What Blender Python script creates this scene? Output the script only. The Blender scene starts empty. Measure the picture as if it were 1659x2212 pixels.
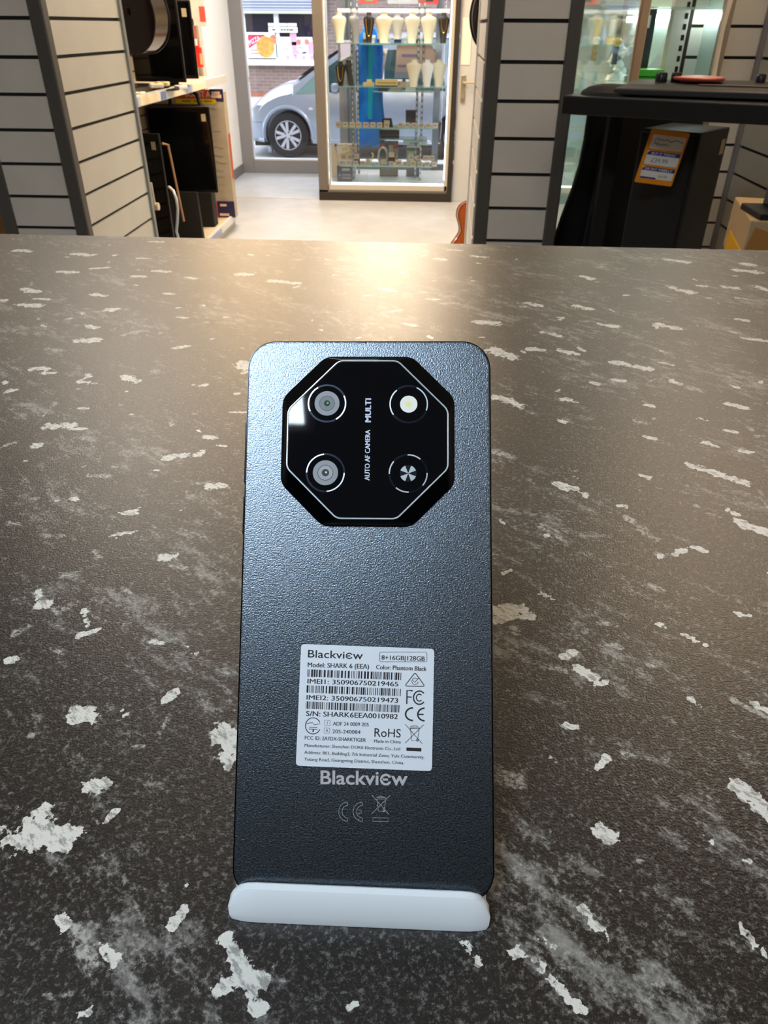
import bpy, bmesh, math, random
import numpy as np
from mathutils import Matrix, Vector, Euler
random.seed(7)
rng = np.random.RandomState(7)
scn = bpy.context.scene
COL = scn.collection
PI = math.pi

# ---------------------------------------------------------------- camera
F = 1580.0; CX = 829.5; CY = 1106.0
_d = np.array([103.0, -1050.0, F]); _d /= np.linalg.norm(_d)
_n = np.array([-15.0, 0.0, F]); _n[1] = (103.0 * -15 + F * F) / 1050; _n /= np.linalg.norm(_n)
_x = np.cross(_n, _d); _x /= np.linalg.norm(_x)
if _x[0] < 0: _x = -_x
M = np.array([_x, _d, -_n])                 # world = M @ (right, down, forward)
CAM = np.array([0.0, 0.0, 1.48])
def ray(px, py): return M @ np.array([px - CX, py - CY, F])
def atY(px, py, Y): r = ray(px, py); return CAM + r * (Y / r[1])
def atZ(px, py, z): r = ray(px, py); return CAM + r * ((z - CAM[2]) / r[2])
def atX(px, py, X): r = ray(px, py); return CAM + r * (X / r[0])
cd = bpy.data.cameras.new('camera'); cam = bpy.data.objects.new('camera', cd); COL.objects.link(cam)
cd.sensor_fit = 'HORIZONTAL'; cd.sensor_width = 36.0; cd.lens = F / 1659 * 36.0
cd.clip_start = 0.005; cd.clip_end = 200
mw = Matrix(((M[0][0], -M[0][1], -M[0][2], 0), (M[1][0], -M[1][1], -M[1][2], 0), (M[2][0], -M[2][1], -M[2][2], 1.48), (0, 0, 0, 1)))
cam.matrix_world = mw
cd.dof.use_dof = True; cd.dof.focus_distance = 0.27; cd.dof.aperture_fstop = 60
scn.camera = cam

# ---------------------------------------------------------------- world, light, exposure
scn.view_settings.view_transform = 'Standard'; scn.view_settings.look = 'None'
scn.view_settings.exposure = 0.0; scn.view_settings.gamma = 1.0; scn.view_settings.use_curve_mapping = False
SKY = 5.2
WARM = (1.0, 0.87, 0.72); COOL = (0.74, 0.88, 1.0); GOLD = (1.0, 0.70, 0.40)
LAMPS = [  # x, y, w, d, strength, colour
    (-0.56, -0.54, 0.6, 0.6, 29.0, COOL), (1.5, -0.9, 0.6, 0.6, 9.0, WARM),
    (-1.35, 3.1, 0.6, 1.2, 12.0, WARM), (1.15, 2.3, 0.6, 1.2, 8.0, (1.0, .76, .52)),
    (-0.25, 4.9, 0.6, 1.8, 17.0, GOLD), (1.6, 4.6, 0.6, 1.2, 10.0, WARM), (-0.30, 7.0, 0.9, 1.2, 19.0, GOLD),
    (-0.45, 1.7, 0.6, 0.6, 2.0, WARM), (-1.35, 6.0, 0.6, 2.4, 20.0, GOLD)]
w = bpy.data.worlds.new('sky'); scn.world = w; w.use_nodes = True
bg = w.node_tree.nodes['Background']; bg.inputs[0].default_value = (0.80, 0.89, 1.0, 1); bg.inputs[1].default_value = SKY

# ---------------------------------------------------------------- helpers
def rgb(h):
    h = h.lstrip('#'); c = [int(h[i:i + 2], 16) / 255 for i in (0, 2, 4)]
    return tuple(v / 12.92 if v <= .04045 else ((v + .055) / 1.055) ** 2.4 for v in c) + (1,)
MATS = {}
def mat(name, col='#808080', rough=0.5, metal=0.0, spec=0.5, emit=None, es=1.0, trans=0.0, ior=1.45, noise=None, bump=None, coat=0.0, alpha=1.0):
    """noise=(scale, colour2, amount)  bump=(scale, strength, distance)"""
    if name in MATS: return MATS[name]
    m = bpy.data.materials.new(name); m.use_nodes = True; nt = m.node_tree; b = nt.nodes['Principled BSDF']
    c = rgb(col) if isinstance(col, str) else tuple(col) + (1,)
    b.inputs['Base Color'].default_value = c; b.inputs['Roughness'].default_value = rough
    b.inputs['Metallic'].default_value = metal; b.inputs['Specular IOR Level'].default_value = spec
    b.inputs['IOR'].default_value = ior; b.inputs['Transmission Weight'].default_value = trans
    b.inputs['Coat Weight'].default_value = coat; b.inputs['Alpha'].default_value = alpha
    if emit is not None:
        b.inputs['Emission Color'].default_value = rgb(emit) if isinstance(emit, str) else tuple(emit) + (1,)
        b.inputs['Emission Strength'].default_value = es
    tc = nt.nodes.new('ShaderNodeTexCoord')
    if noise is None and trans == 0 and emit is None: noise = (14.0, None, 0.06)
    if noise:
        n = nt.nodes.new('ShaderNodeTexNoise'); n.inputs['Scale'].default_value = noise[0]; n.inputs['Detail'].default_value = 5
        nt.links.new(tc.outputs['Object'], n.inputs['Vector'])
        mx = nt.nodes.new('ShaderNodeMix'); mx.data_type = 'RGBA'
        c2 = rgb(noise[1]) if noise[1] else tuple(v * (1 - noise[2]) for v in c[:3]) + (1,)
        mx.inputs[6].default_value = c; mx.inputs[7].default_value = c2
        if noise[1]:
            mp = nt.nodes.new('ShaderNodeMapRange'); mp.inputs[1].default_value = .35; mp.inputs[2].default_value = .65
            mp.inputs[4].default_value = noise[2]
            nt.links.new(n.outputs['Fac'], mp.inputs[0]); nt.links.new(mp.outputs[0], mx.inputs[0])
        else: nt.links.new(n.outputs['Fac'], mx.inputs[0])
        nt.links.new(mx.outputs[2], b.inputs['Base Color'])
    if bump:
        n = nt.nodes.new('ShaderNodeTexNoise'); n.inputs['Scale'].default_value = bump[0]; n.inputs['Detail'].default_value = 3
        nt.links.new(tc.outputs['Object'], n.inputs['Vector'])
        bp = nt.nodes.new('ShaderNodeBump'); bp.inputs['Strength'].default_value = bump[1]; bp.inputs['Distance'].default_value = bump[2]
        nt.links.new(n.outputs['Fac'], bp.inputs['Height']); nt.links.new(bp.outputs[0], b.inputs['Normal'])
    MATS[name] = m; return m
def glass_mat(name, tint=(.98, .99, .99), refl=0.08):
    """thin pane: mostly clear, a little mirror"""
    if name in MATS: return MATS[name]
    m = bpy.data.materials.new(name); m.use_nodes = True; nt = m.node_tree; nt.nodes.clear()
    o = nt.nodes.new('ShaderNodeOutputMaterial'); t = nt.nodes.new('ShaderNodeBsdfTransparent'); g = nt.nodes.new('ShaderNodeBsdfGlossy')
    t.inputs[0].default_value = tint + (1,); g.inputs['Roughness'].default_value = .03
    mx = nt.nodes.new('ShaderNodeMixShader'); fr = nt.nodes.new('ShaderNodeFresnel'); fr.inputs[0].default_value = 1.45
    ml = nt.nodes.new('ShaderNodeMath'); ml.operation = 'MULTIPLY'; ml.inputs[1].default_value = refl / .04 * .5
    nt.links.new(fr.outputs[0], ml.inputs[0]); nt.links.new(ml.outputs[0], mx.inputs[0])
    nt.links.new(t.outputs[0], mx.inputs[1]); nt.links.new(g.outputs[0], mx.inputs[2]); nt.links.new(mx.outputs[0], o.inputs[0])
    MATS[name] = m; return m

class MB:
    def __init__(s): s.v = []; s.f = []; s.m = []
    def add(s, vs, fs, mi=0):
        o = len(s.v); s.v += [tuple(float(c) for c in p) for p in vs]; s.f += [tuple(i + o for i in f) for f in fs]; s.m += [mi] * len(fs); return s
    def box(s, x0, x1, y0, y1, z0, z1, mi=0):
        vs = [(x, y, z) for z in (z0, z1) for y in (y0, y1) for x in (x0, x1)]
        return s.add(vs, [(0, 2, 3, 1), (4, 5, 7, 6), (0, 1, 5, 4), (2, 6, 7, 3), (0, 4, 6, 2), (1, 3, 7, 5)], mi)
    def obox(s, c, size, rot=(0, 0, 0), mi=0):
        e = Euler(rot).to_matrix(); h = [q / 2 for q in size]; b = MB().box(-h[0], h[0], -h[1], h[1], -h[2], h[2])
        return s.add([tuple(e @ Vector(p) + Vector(c)) for p in b.v], b.f, mi)
    def loft(s, rings, cap=True, mi=0, closed=True):
        n = len(rings[0]); vs = [p for r in rings for p in r]; fs = []
        for i in range(len(rings) - 1):
            for j in range(n if closed else n - 1):
                a = i * n + j; b = i * n + (j + 1) % n; fs.append((a, b, b + n, a + n))
        if cap: fs.append(tuple(range(n))[::-1]); fs.append(tuple((len(rings) - 1) * n + j for j in range(n)))
        return s.add(vs, fs, mi)
    def prism(s, poly, fn0, fn1, mi=0): return s.loft([[fn0(*p) for p in poly], [fn1(*p) for p in poly]], mi=mi)
    def prismz(s, poly, z0, z1, mi=0): return s.prism(poly, lambda a, b: (a, b, z0), lambda a, b: (a, b, z1), mi)
    def prismy(s, poly, y0, y1, mi=0): return s.prism(poly, lambda a, b: (a, y0, b), lambda a, b: (a, y1, b), mi)
    def prismx(s, poly, x0, x1, mi=0): return s.prism(poly, lambda a, b: (x0, a, b), lambda a, b: (x1, a, b), mi)
    def cyl(s, a, b, r0, r1=None, seg=20, mi=0):
        r1 = r0 if r1 is None else r1; a = Vector(a); b = Vector(b); d = (b - a).normalized()
        u = d.orthogonal().normalized(); w_ = d.cross(u)
        R = [[tuple(c + (u * math.cos(t) + w_ * math.sin(t)) * r) for t in [2 * PI * k / seg for k in range(seg)]] for c, r in ((a, r0), (b, r1))]
        return s.loft(R, mi=mi)
    def lathe(s, prof, c=(0, 0, 0), ax='z', seg=32, mi=0, cap=True):
        R = []
        for r, h in prof:
            ring = []
            for k in range(seg):
                t = 2 * PI * k / seg; p = (r * math.cos(t), r * math.sin(t), h)
                if ax == 'y': p = (p[0], p[2], p[1])
                if ax == 'x': p = (p[2], p[0], p[1])
                ring.append((p[0] + c[0], p[1] + c[1], p[2] + c[2]))
            R.append(ring)
        return s.loft(R, mi=mi, cap=cap)
    def tube(s, pts, r, seg=8, mi=0, closed=False):
        pts = [Vector(p) for p in pts]; R = []; n = len(pts); u = None
        for i, p in enumerate(pts):
            a = pts[i - 1] if (i or closed) else p; b = pts[(i + 1) % n] if (i < n - 1 or closed) else p
            d = (b - a).normalized()
            u = (u - d * u.dot(d)).normalized() if u is not None and (u - d * u.dot(d)).length > 1e-6 else d.orthogonal().normalized()
            w_ = d.cross(u); rr = r[i] if isinstance(r, (list, tuple)) else r
            R.append([tuple(p + (u * math.cos(t) + w_ * math.sin(t)) * rr) for t in [2 * PI * k / seg for k in range(seg)]])
        if closed: R.append(R[0])
        return s.loft(R, cap=not closed, mi=mi)
    def xf(s, mtx): s.v = [tuple(mtx @ Vector(p)) for p in s.v]; return s

ROOTM = {}
def build(name, mb, mats, parent=None, world=False, smooth=False, bevel=None, seg=2, label=None):
    me = bpy.data.meshes.new(name)
    vs = mb.v
    if parent is not None and world:
        inv = ROOTM[parent.name].inverted(); vs = [tuple(inv @ Vector(p)) for p in vs]
    elif parent is None and vs and not world:
        pass
    origin = None
    if parent is None and vs:      # top-level mesh: origin at its base
        a = np.array(vs); origin = ((a[:, 0].min() + a[:, 0].max()) / 2, (a[:, 1].min() + a[:, 1].max()) / 2, a[:, 2].min())
        vs = [(p[0] - origin[0], p[1] - origin[1], p[2] - origin[2]) for p in vs]
    me.from_pydata(vs, [], mb.f)
    if not isinstance(mats, (list, tuple)): mats = [mats]
    for m_ in mats: me.materials.append(m_)
    me.polygons.foreach_set('material_index', mb.m)
    bm = bmesh.new(); bm.from_mesh(me); bmesh.ops.recalc_face_normals(bm, faces=bm.faces); bm.to_mesh(me); bm.free()
    o = bpy.data.objects.new(name, me); COL.objects.link(o)
    if parent is not None: o.parent = parent
    if origin: o.location = origin
    ROOTM[o.name] = Matrix.Translation(origin) if origin else (ROOTM[parent.name] if parent is not None else Matrix())
    if smooth:
        me.polygons.foreach_set('use_smooth', [True] * len(me.polygons))
        try: me.set_sharp_from_angle(angle=math.radians(38))
        except Exception: pass
    if bevel:
        md = o.modifiers.new('bevel', 'BEVEL'); md.width = bevel; md.segments = seg; md.limit_method = 'ANGLE'; md.angle_limit = math.radians(35)
    if label: o['label'] = label
    return o
def tag(o, label, cat, group=None, kind=None):
    o['label'] = label; o['category'] = cat
    if group: o['group'] = group
    if kind: o['kind'] = kind
    return o
def struct(name, mb, m_, **k):
    o = build(name, mb, m_, **k); o['kind'] = 'structure'; return o
def thing(name, label, cat, loc=(0, 0, 0), rotz=0, group=None, rot=None):
    o = bpy.data.objects.new(name, None); COL.objects.link(o); o.empty_display_size = .05
    o.location = loc; o.rotation_euler = rot if rot else (0, 0, rotz)
    ROOTM[o.name] = Matrix.Translation(Vector(loc)) @ (rot if rot else Euler((0, 0, rotz))).to_matrix().to_4x4()
    return tag(o, label, cat, group)
def dup(root, loc=None, rotz=None, label=None, group=None):
    r = root.copy(); COL.objects.link(r)
    if loc is not None: r.location = loc
    if rotz is not None: r.rotation_euler = (0, 0, rotz)
    if label: r['label'] = label
    if group: r['group'] = group
    for ch in list(root.children):
        c = ch.copy(); COL.objects.link(c); c.parent = r
        for g in list(ch.children):
            d = g.copy(); COL.objects.link(d); d.parent = c
    ROOTM[r.name] = Matrix.Translation(r.location) @ r.rotation_euler.to_matrix().to_4x4()
    return r
def rrect(x0, x1, y0, y1, r, n=6):
    P = []
    for cx, cy, a0 in ((x1 - r, y1 - r, 0), (x0 + r, y1 - r, 90), (x0 + r, y0 + r, 180), (x1 - r, y0 + r, 270)):
        for k in range(n + 1):
            a = math.radians(a0 + 90 * k / n); P.append((cx + r * math.cos(a), cy + r * math.sin(a)))
    return P
def roundpoly(pts, r, n=5):
    """round the corners of a convex polygon"""
    out = []; N = len(pts)
    for i in range(N):
        p = Vector(pts[i]); a = (Vector(pts[i - 1]) - p).normalized(); b = (Vector(pts[(i + 1) % N]) - p).normalized()
        ang = a.angle(b); t = r / math.tan(ang / 2); p0 = p + a * t; p1 = p + b * t
        for k in range(n + 1):
            s = k / n; out.append(tuple(p0 * (1 - s) ** 2 + p * 2 * s * (1 - s) + p1 * s * s))
    return out
_CAP = None
def text_geo(body, bold=0.0):
    cu = bpy.data.curves.new('txt', 'FONT'); cu.body = body; cu.size = 1.0; cu.offset = bold; cu.resolution_u = 3
    o = bpy.data.objects.new('txt', cu); COL.objects.link(o)
    dg = bpy.context.evaluated_depsgraph_get(); dg.update(); ev = o.evaluated_get(dg); me = ev.to_mesh()
    vs = [(v.co.x, v.co.y) for v in me.vertices]; fs = [tuple(p.vertices) for p in me.polygons]
    ev.to_mesh_clear(); bpy.data.objects.remove(o); bpy.data.curves.remove(cu)
    return vs, fs
def text_into(mb, body, mapper, cap, bold=0.0, mi=0):
    """mapper(t, h): t 0..1 along the line, h height in units of `cap` above the baseline"""
    global _CAP
    if _CAP is None: _CAP = max(p[1] for p in text_geo('H')[0])
    vs, fs = text_geo(body, bold)
    x0 = min(p[0] for p in vs); x1 = max(p[0] for p in vs)
    mb.add([mapper((p[0] - x0) / (x1 - x0), p[1] / _CAP * cap) for p in vs], fs, mi)
def text_plane(mb, body, o, ux, uy, W, cap, bold=0.0, mi=0):
    o = Vector(o); ux = Vector(ux); uy = Vector(uy)
    text_into(mb, body, lambda t, h: tuple(o + ux * (t * W) + uy * h), cap, bold, mi)

# ---------------------------------------------------------------- materials
m_slat = mat('slat_board', '#d6d2ca', .45, noise=(6, '#cdc8bf', .6))
m_post = mat('dark_grey_aluminium', '#5a5753', .45, .25, noise=(300, '#4d4a47', .5))
m_trim = mat('silver_trim', '#9c9d9b', .35, .5)
m_void = mat('groove_black', '#1c1b1a', .7)
m_white = mat('white_paint', '#e6e6e6', .55)
m_black = mat('black_plastic', '#0b0b0c', .32)
m_blackm = mat('matte_black', '#0c0c0d', .65)
m_glossb = mat('gloss_black', '#050506', .06, coat=.4)
m_chrome = mat('chrome', '#d0d2d4', .18, 1.0)
m_paper = mat('white_paper', '#f2f0ea', .6)
m_frame = mat('grey_door_frame', '#85868c', .4, .2)
m_glass = glass_mat('clear_glass')
m_glass2 = glass_mat('showcase_glass', (.95, .98, .97), .035)
m_gedge = mat('green_glass_edge', '#9fd8cc', .15, trans=.3, noise=(20, None, .1))
m_card = mat('cardboard', '#b39a74', .8, noise=(40, '#b58c57', .6))
m_gold = mat('gold', '#d8a94a', .25, 1.0)

# ================================================================ ROOM SHELL
SL, SR, SB, SFR, CEIL = -3.4, 3.2, -3.2, 7.95, 2.8
m_floor = mat('pale_vinyl_floor', '#b1bacb', .42, noise=(5, '#a3abb9', .8), bump=(60, .05, .002))
struct('floor', MB().box(SL, SR, SB, 9.56, -.1, 0), m_floor)
struct('ceiling', MB().box(SL, SR, SB, 9.6, CEIL, CEIL + .1), mat('ceiling_tile', '#c9c5bd', .8))
m_wall = mat('cream_wall', '#cfc4b4', .7)
m_back = mat('dark_shop_wall', '#1d1c1e', .8)
struct('wall_left', MB().box(SL - .1, SL, SB, 8.3, 0, CEIL), m_wall)
struct('wall_right', MB().box(SR, SR + .1, SB, 8.1, 0, CEIL), m_wall)
struct('wall_back', MB().box(SL, SR, SB - .1, SB, 0, CEIL), m_back)
struct('wall_pillar', MB().box(SL, -2.2, 8.3, 9.6, 0, CEIL), [mat('daylit_white_wall', '#f6f7fa', .6)])
struct('wall_front', MB().box(.62, SR, 7.93, 8.05, 0, CEIL).box(.62, .70, 8.05, 9.6, 0, CEIL), m_wall)
struct('baseboard_pillar', MB().box(-2.22, -2.185, 8.28, 9.47, 0, .10), mat('grey_skirting', '#6d6f76', .5))
struct('trim_1', MB().box(-2.2, -1.09, 7.955, 7.985, 0, .006), mat('bright_threshold_strip', '#f4f4f6', .25, .6))

# glazed shopfront (door beside the pillar)
Dy = 9.5
fr = MB().box(-2.2, -2.06, Dy - .03, Dy + .04, 0, 2.7).box(-2.06, -.95, Dy - .03, Dy + .04, 0, .14).box(-2.06, -.95, Dy - .03, Dy + .04, 2.45, 2.7)
fr.box(-1.02, -.95, Dy - .03, Dy + .04, .14, 2.45)
d1 = struct('door_1', fr, m_frame, bevel=.004)
build('door_seal', MB().box(-2.062, -2.05, Dy - .02, Dy + .03, .14, 2.45).box(-2.06, -1.02, Dy - .02, Dy + .03, .14, .152), mat('pale_seal', '#c8cad2', .4), d1, world=True)
build('door_glass', MB().box(-2.05, -1.02, Dy, Dy + .006, .152, 2.45), m_glass, d1, world=True)
struct('wall_lintel', MB().box(-2.2, .62, 9.42, 9.6, 2.7, CEIL), m_wall)
# outside glass behind the display case
wf = MB().box(-.95, .62, 9.47, 9.53, 0, .12).box(-.95, .62, 9.47, 9.53, 2.5, 2.7).box(-.95, -.88, 9.47, 9.53, .12, 2.5).box(.55, .62, 9.47, 9.53, .12, 2.5).box(-.89, -.83, 9.47, 9.53, .12, 2.5)
w1 = struct('window_1', wf, mat('window_frame_grey', '#7d8a92', .4, .2), bevel=.003)
build('window_glass', MB().box(-.88, .55, 9.495, 9.501, .12, 2.5), m_glass, w1, world=True)
# white door with lever handle
d2 = struct('door_2', MB().box(.262, .62, 7.93, 7.975, 0, 2.1), mat('white_door', '#c6ccd6', .45), bevel=.003)
h = atY(1001, 178, 7.92)
hb = MB().box(h[0] - .022, h[0] + .022, 7.918, 7.93, h[2] - .17, h[2] + .06)
build('handle_plate', hb, mat('satin_brass', '#cfc6ad', .3, .8), d2, world=True, bevel=.006)
build('door_handle', MB().cyl((h[0], 7.93, h[2]), (h[0], 7.875, h[2]), .011).cyl((h[0], 7.88, h[2]), (h[0] + .12, 7.878, h[2] - .004), .010).cyl((h[0], 7.925, h[2] - .12), (h[0], 7.905, h[2] - .12), .014), mat('satin_brass', '#cfc6ad', .3, .8), d2, world=True, smooth=True)
build('notice', MB().box(h[0] - .035, h[0] + .05, 7.924, 7.929, h[2] + .14, h[2] + .5), m_paper, d2, world=True)
struct('wall_over_door', MB().box(.26, .62, 7.93, 8.05, 2.1, CEIL), m_wall)

# ceiling lights
def ceiling_light(i, x, y, ww, dd, st, colr):
    lab = ['square cool white light panel in the ceiling behind the camera', 'dim warm light panel near the back of the shop', 'warm long light panel above the left slatted display unit',
           'warm long light panel above the right slatted display unit', 'warm long light panel in the middle of the shop floor', 'warm long light panel near the right wall', 'warm long light panel close to the jewellery window case', 'small square warm light panel just beyond the counter', 'longest warm light panel, above the left shelving by the door'][i]
    t = thing('ceiling_light', lab, 'light', (x, y, CEIL - .03))
    fr = MB(); e = .025
    for a in ((-ww / 2 - e, ww / 2 + e, -dd / 2 - e, -dd / 2), (-ww / 2 - e, ww / 2 + e, dd / 2, dd / 2 + e), (-ww / 2 - e, -ww / 2, -dd / 2, dd / 2), (ww / 2, ww / 2 + e, -dd / 2, dd / 2)): fr.box(*a, 0, .03)
    build('light_frame', fr, m_white, t)
    build('diffuser', MB().box(-ww / 2, ww / 2, -dd / 2, dd / 2, .008, .02), mat('lamp_%d' % i, '#ffffff', .6, emit=colr, es=st), t)
for i, a in enumerate(LAMPS): ceiling_light(i, *a)

# ================================================================ COUNTER
ZC = 1.26
def yedge(x): return .9245 - .0117 * (x + .06)
FL = [  # x0,y0,x1,y1,half width px, strength
 (60,1790,140,1800,42,1),(80,1755,95,1745,14,1),(162,1545,200,1550,17,1),(188,1700,222,1698,18,1),(490,1575,500,1640,22,1),(178,1320,190,1350,5,1),(168,1374,215,1360,6,1),
 (325,1382,350,1392,7,1),(355,1515,380,1490,9,.8),(85,1305,100,1305,9,1),(82,1278,84,1290,5,1),(350,1205,377,1203,8,1),(235,1770,252,1750,6,1),(128,1975,145,2005,12,.9),
 (170,2000,200,2085,24,.6),(225,2040,250,2080,12,.8),(375,2000,402,1965,13,.8),(396,1922,406,1908,5,1),(480,2135,560,2110,22,1),(525,2090,565,2120,24,1),(488,2025,515,2085,14,.75),(540,2150,560,2180,18,.9),
 (105,2145,150,2150,10,.7),(1003,2032,1030,2078,12,1),(740,2182,770,2170,8,.9),(1292,1790,1330,1808,16,1),(1065,1316,1120,1322,18,1),(1065,1340,1145,1330,9,1),(1250,1445,1295,1472,14,1),(1180,1440,1240,1452,9,.6),
 (1490,1503,1512,1525,6,1),(1222,1565,1240,1572,8,1),(1165,1278,1195,1295,5,1),(1078,1672,1120,1688,18,.6),(1600,1700,1680,1775,19,1),(1350,1850,1385,1858,9,.7),(1525,1808,1545,1825,6,.9),(1585,1885,1598,1893,4,1),
 (1610,1858,1645,1872,7,.9),(1334,1927,1346,1925,7,1),(1258,1965,1290,2000,10,.8),(1310,2010,1322,2035,6,.8),(1155,2072,1215,2140,12,.85),(1225,2155,1290,2205,13,1),(1395,2110,1440,2135,8,.6),(1580,1975,1655,2065,8,.9),
 (1590,1512,1659,1550,9,.7),(1628,1520,1680,1545,8,.9),(1583,1322,1625,1332,5,.8),(1478,1372,1500,1382,6,.9),(1318,1390,1345,1400,7,.7),(1075,858,1122,875,9,1),(1200,1045,1243,1057,9,1),(1488,1004,1612,1043,7,1),
 (1357,1120,1412,1162,10,.7),(1175,1135,1222,1170,9,.55),(1590,1128,1665,1150,9,.9),(1496,1180,1522,1190,5,1),(1572,1100,1590,1110,5,1),(1575,872,1614,883,6,1),(1523,956,1552,965,5,1),(1212,863,1246,867,4,.9),
 (1375,908,1395,914,6,.7),(1338,1092,1355,1096,5,1),(1395,873,1412,878,4,1),(1395,944,1416,947,4,.9),(1384,1027,1400,1032,5,1),(1510,903,1522,908,4,1),(1568,930,1587,934,4,1),(1600,972,1622,978,5,1),(1208,908,1220,912,4,1),
 (1066,975,1095,985,12,.6),(1330,784,1410,798,7,1),(1212,757,1250,765,5,1),(1066,756,1105,774,10,.8),(1143,753,1168,755,5,1),(1427,702,1460,709,6,1),(1300,701,1332,706,5,1),(1248,662,1273,666,5,1),(1035,695,1077,699,6,1),
 (1450,621,1492,632,5,.9),(1565,620,1590,623,4,1),(1441,561,1484,567,4,1),(1607,570,1629,573,4,1),(1174,718,1214,727,4,.9),(1139,655,1166,660,4,1),(1259,597,1275,602,4,1),(1508,617,1528,619,3,1),(1455,824,1470,830,5,1),
 (1485,836,1512,844,7,.6),(1278,826,1294,830,3,1),(1325,820,1348,823,4,.9),(1577,832,1590,836,4,1),(1590,689,1614,693,3,1),(1620,732,1655,736,4,1),(1601,730,1615,732,3,1),(1590,582,1640,589,5,.9),(1640,620,1665,630,4,1),
 (36,541,62,543,3.5,1),(162,549,197,551,4,1),(130,587,160,588,4,1),(331,585,361,587,3,1),(401,599,424,601,3,.8),(50,624,66,626,4,1),(64,630,82,630,4,1),(43,659,83,660,5.5,1),(201,636,222,640,4,1),(198,580,234,578,3,.8),
 (172,735,212,735,6,1),(271,722,303,715,5,.7),(188,704,210,708,4,1),(380,751,406,748,4,1),(380,685,406,687,3,.9),(69,797,100,797,6,1),(92,805,116,806,4,1),(187,810,191,814,5,1),(174,825,201,828,5,1),(268,813,297,822,6,1),
 (525,785,535,795,9,.9),(-5,649,14,649,4,1),(105,754,131,758,5,.7),(14,846,34,842,5,.9),(237,668,250,668,4,1),(77,645,106,647,3,.8),(329,521,351,522,2.5,.8),(298,558,316,558,2.5,.9),(288,597,310,598,3,.8),
 (111,921,150,920,9,.85),(152,928,180,928,5,1),(71,962,84,962,6,1),(366,986,434,980,10,1),(452,1048,484,1050,9,1),(412,1045,455,1043,5,.6),(468,961,486,964,4,1),(190,1027,240,1030,6,.65),(262,1107,290,1108,6,.8),
 (245,1156,285,1150,8,.9),(389,1103,404,1101,4,1),(156,1076,166,1077,6,.9),(90,1156,135,1158,7,.6),(166,882,188,883,3,1),(446,943,466,946,5,.8),(20,1130,44,1133,6,.7),(585,606,637,612,5,.8),(516,592,538,593,4,.8),
 (635,561,652,561,2.5,.7),(729,561,749,561,3,.6),(822,622,850,628,3,.8),(871,699,896,703,3,.8),(920,646,948,647,2.5,.9),(955,655,988,655,4,.6),(787,699,808,700,5,.7),(940,558,958,561,3,.8),(967,539,997,541,2,.9),
 (1023,553,1048,556,3,.9),(265,1270,280,1285,7,.7),(30,1370,60,1355,8,.6),(130,1245,160,1238,7,.6),(365,1545,350,1580,7,.5),(370,1222,400,1226,6,.6),(470,1450,500,1455,6,.6),(60,1590,85,1583,7,.7),
 (1405,1265,1430,1275,9,.6),(1300,1345,1330,1352,8,.55),(1420,1195,1450,1200,7,.6),(1640,1060,1659,1100,3,.5),(1530,1110,1560,1118,4,.5)]
x0g, x1g, y0g, y1g, sg = -.66, .60, .05, .94, .002
NX = int((x1g - x0g) / sg) + 1; NY = int((y1g - y0g) / sg) + 1
gx = np.linspace(x0g, x1g, NX); gy = np.linspace(y0g, y1g, NY)
XX, YY = np.meshgrid(gx, gy)
fl = np.zeros_like(XX); so = np.zeros_like(XX)
def stamp(A, B, hw, st, arr):
    d = B - A; L2 = max(d @ d, 1e-12)
    t = np.clip(((XX - A[0]) * d[0] + (YY - A[1]) * d[1]) / L2, 0, 1)
    D = np.hypot(XX - A[0] - t * d[0], YY - A[1] - t * d[1]) / hw
    np.maximum(arr, np.clip(1 - .5 * D, 0, 1), out=arr)
for a, b_, c, d_, hw, st in FL:
    A = atZ(a, b_, ZC)[:2]; B = atZ(c, d_, ZC)[:2]; m_ = atZ((a + c) / 2, (b_ + d_) / 2 + hw, ZC)[:2]; mid = (A + B) / 2
    w1_ = abs(atZ((a + c) / 2 + hw, (b_ + d_) / 2, ZC)[0] - mid[0]); w2_ = np.hypot(*(m_ - mid))
    stamp(A, B, (w1_ + w2_) / 2 * .95, st, fl if st > .72 else so)
for k in range(620):                         # the many small chips between
    A = np.array([rng.uniform(x0g, x1g), rng.uniform(.08, y1g)]); an = rng.uniform(-1.6, 1.0); L = abs(rng.normal(0, .004)) + .001
    stamp(A, A + L * np.array([math.cos(an), math.sin(an)]), rng.uniform(.0008, .0022), 1, fl if rng.rand() < .45 else so)
V = np.stack([XX.ravel(), YY.ravel(), np.full(XX.size, ZC)], 1)
V[:, 1] = np.where(V[:, 1] > .9, .9 + (V[:, 1] - .9) / (.94 - .9) * (.9245 - .0117 * (V[:, 0] + .06) - .9), V[:, 1])
idx = np.arange(NX * NY).reshape(NY, NX)
Fq = np.stack([idx[:-1, :-1].ravel(), idx[:-1, 1:].ravel(), idx[1:, 1:].ravel(), idx[1:, :-1].ravel()], 1)
vs = V.tolist(); fs = Fq.tolist(); n0 = len(vs)
XL, XR, YB = -1.6, 1.6, -.22
def addv(x, y, z): vs.append([x, y, z]); return len(vs) - 1
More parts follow.
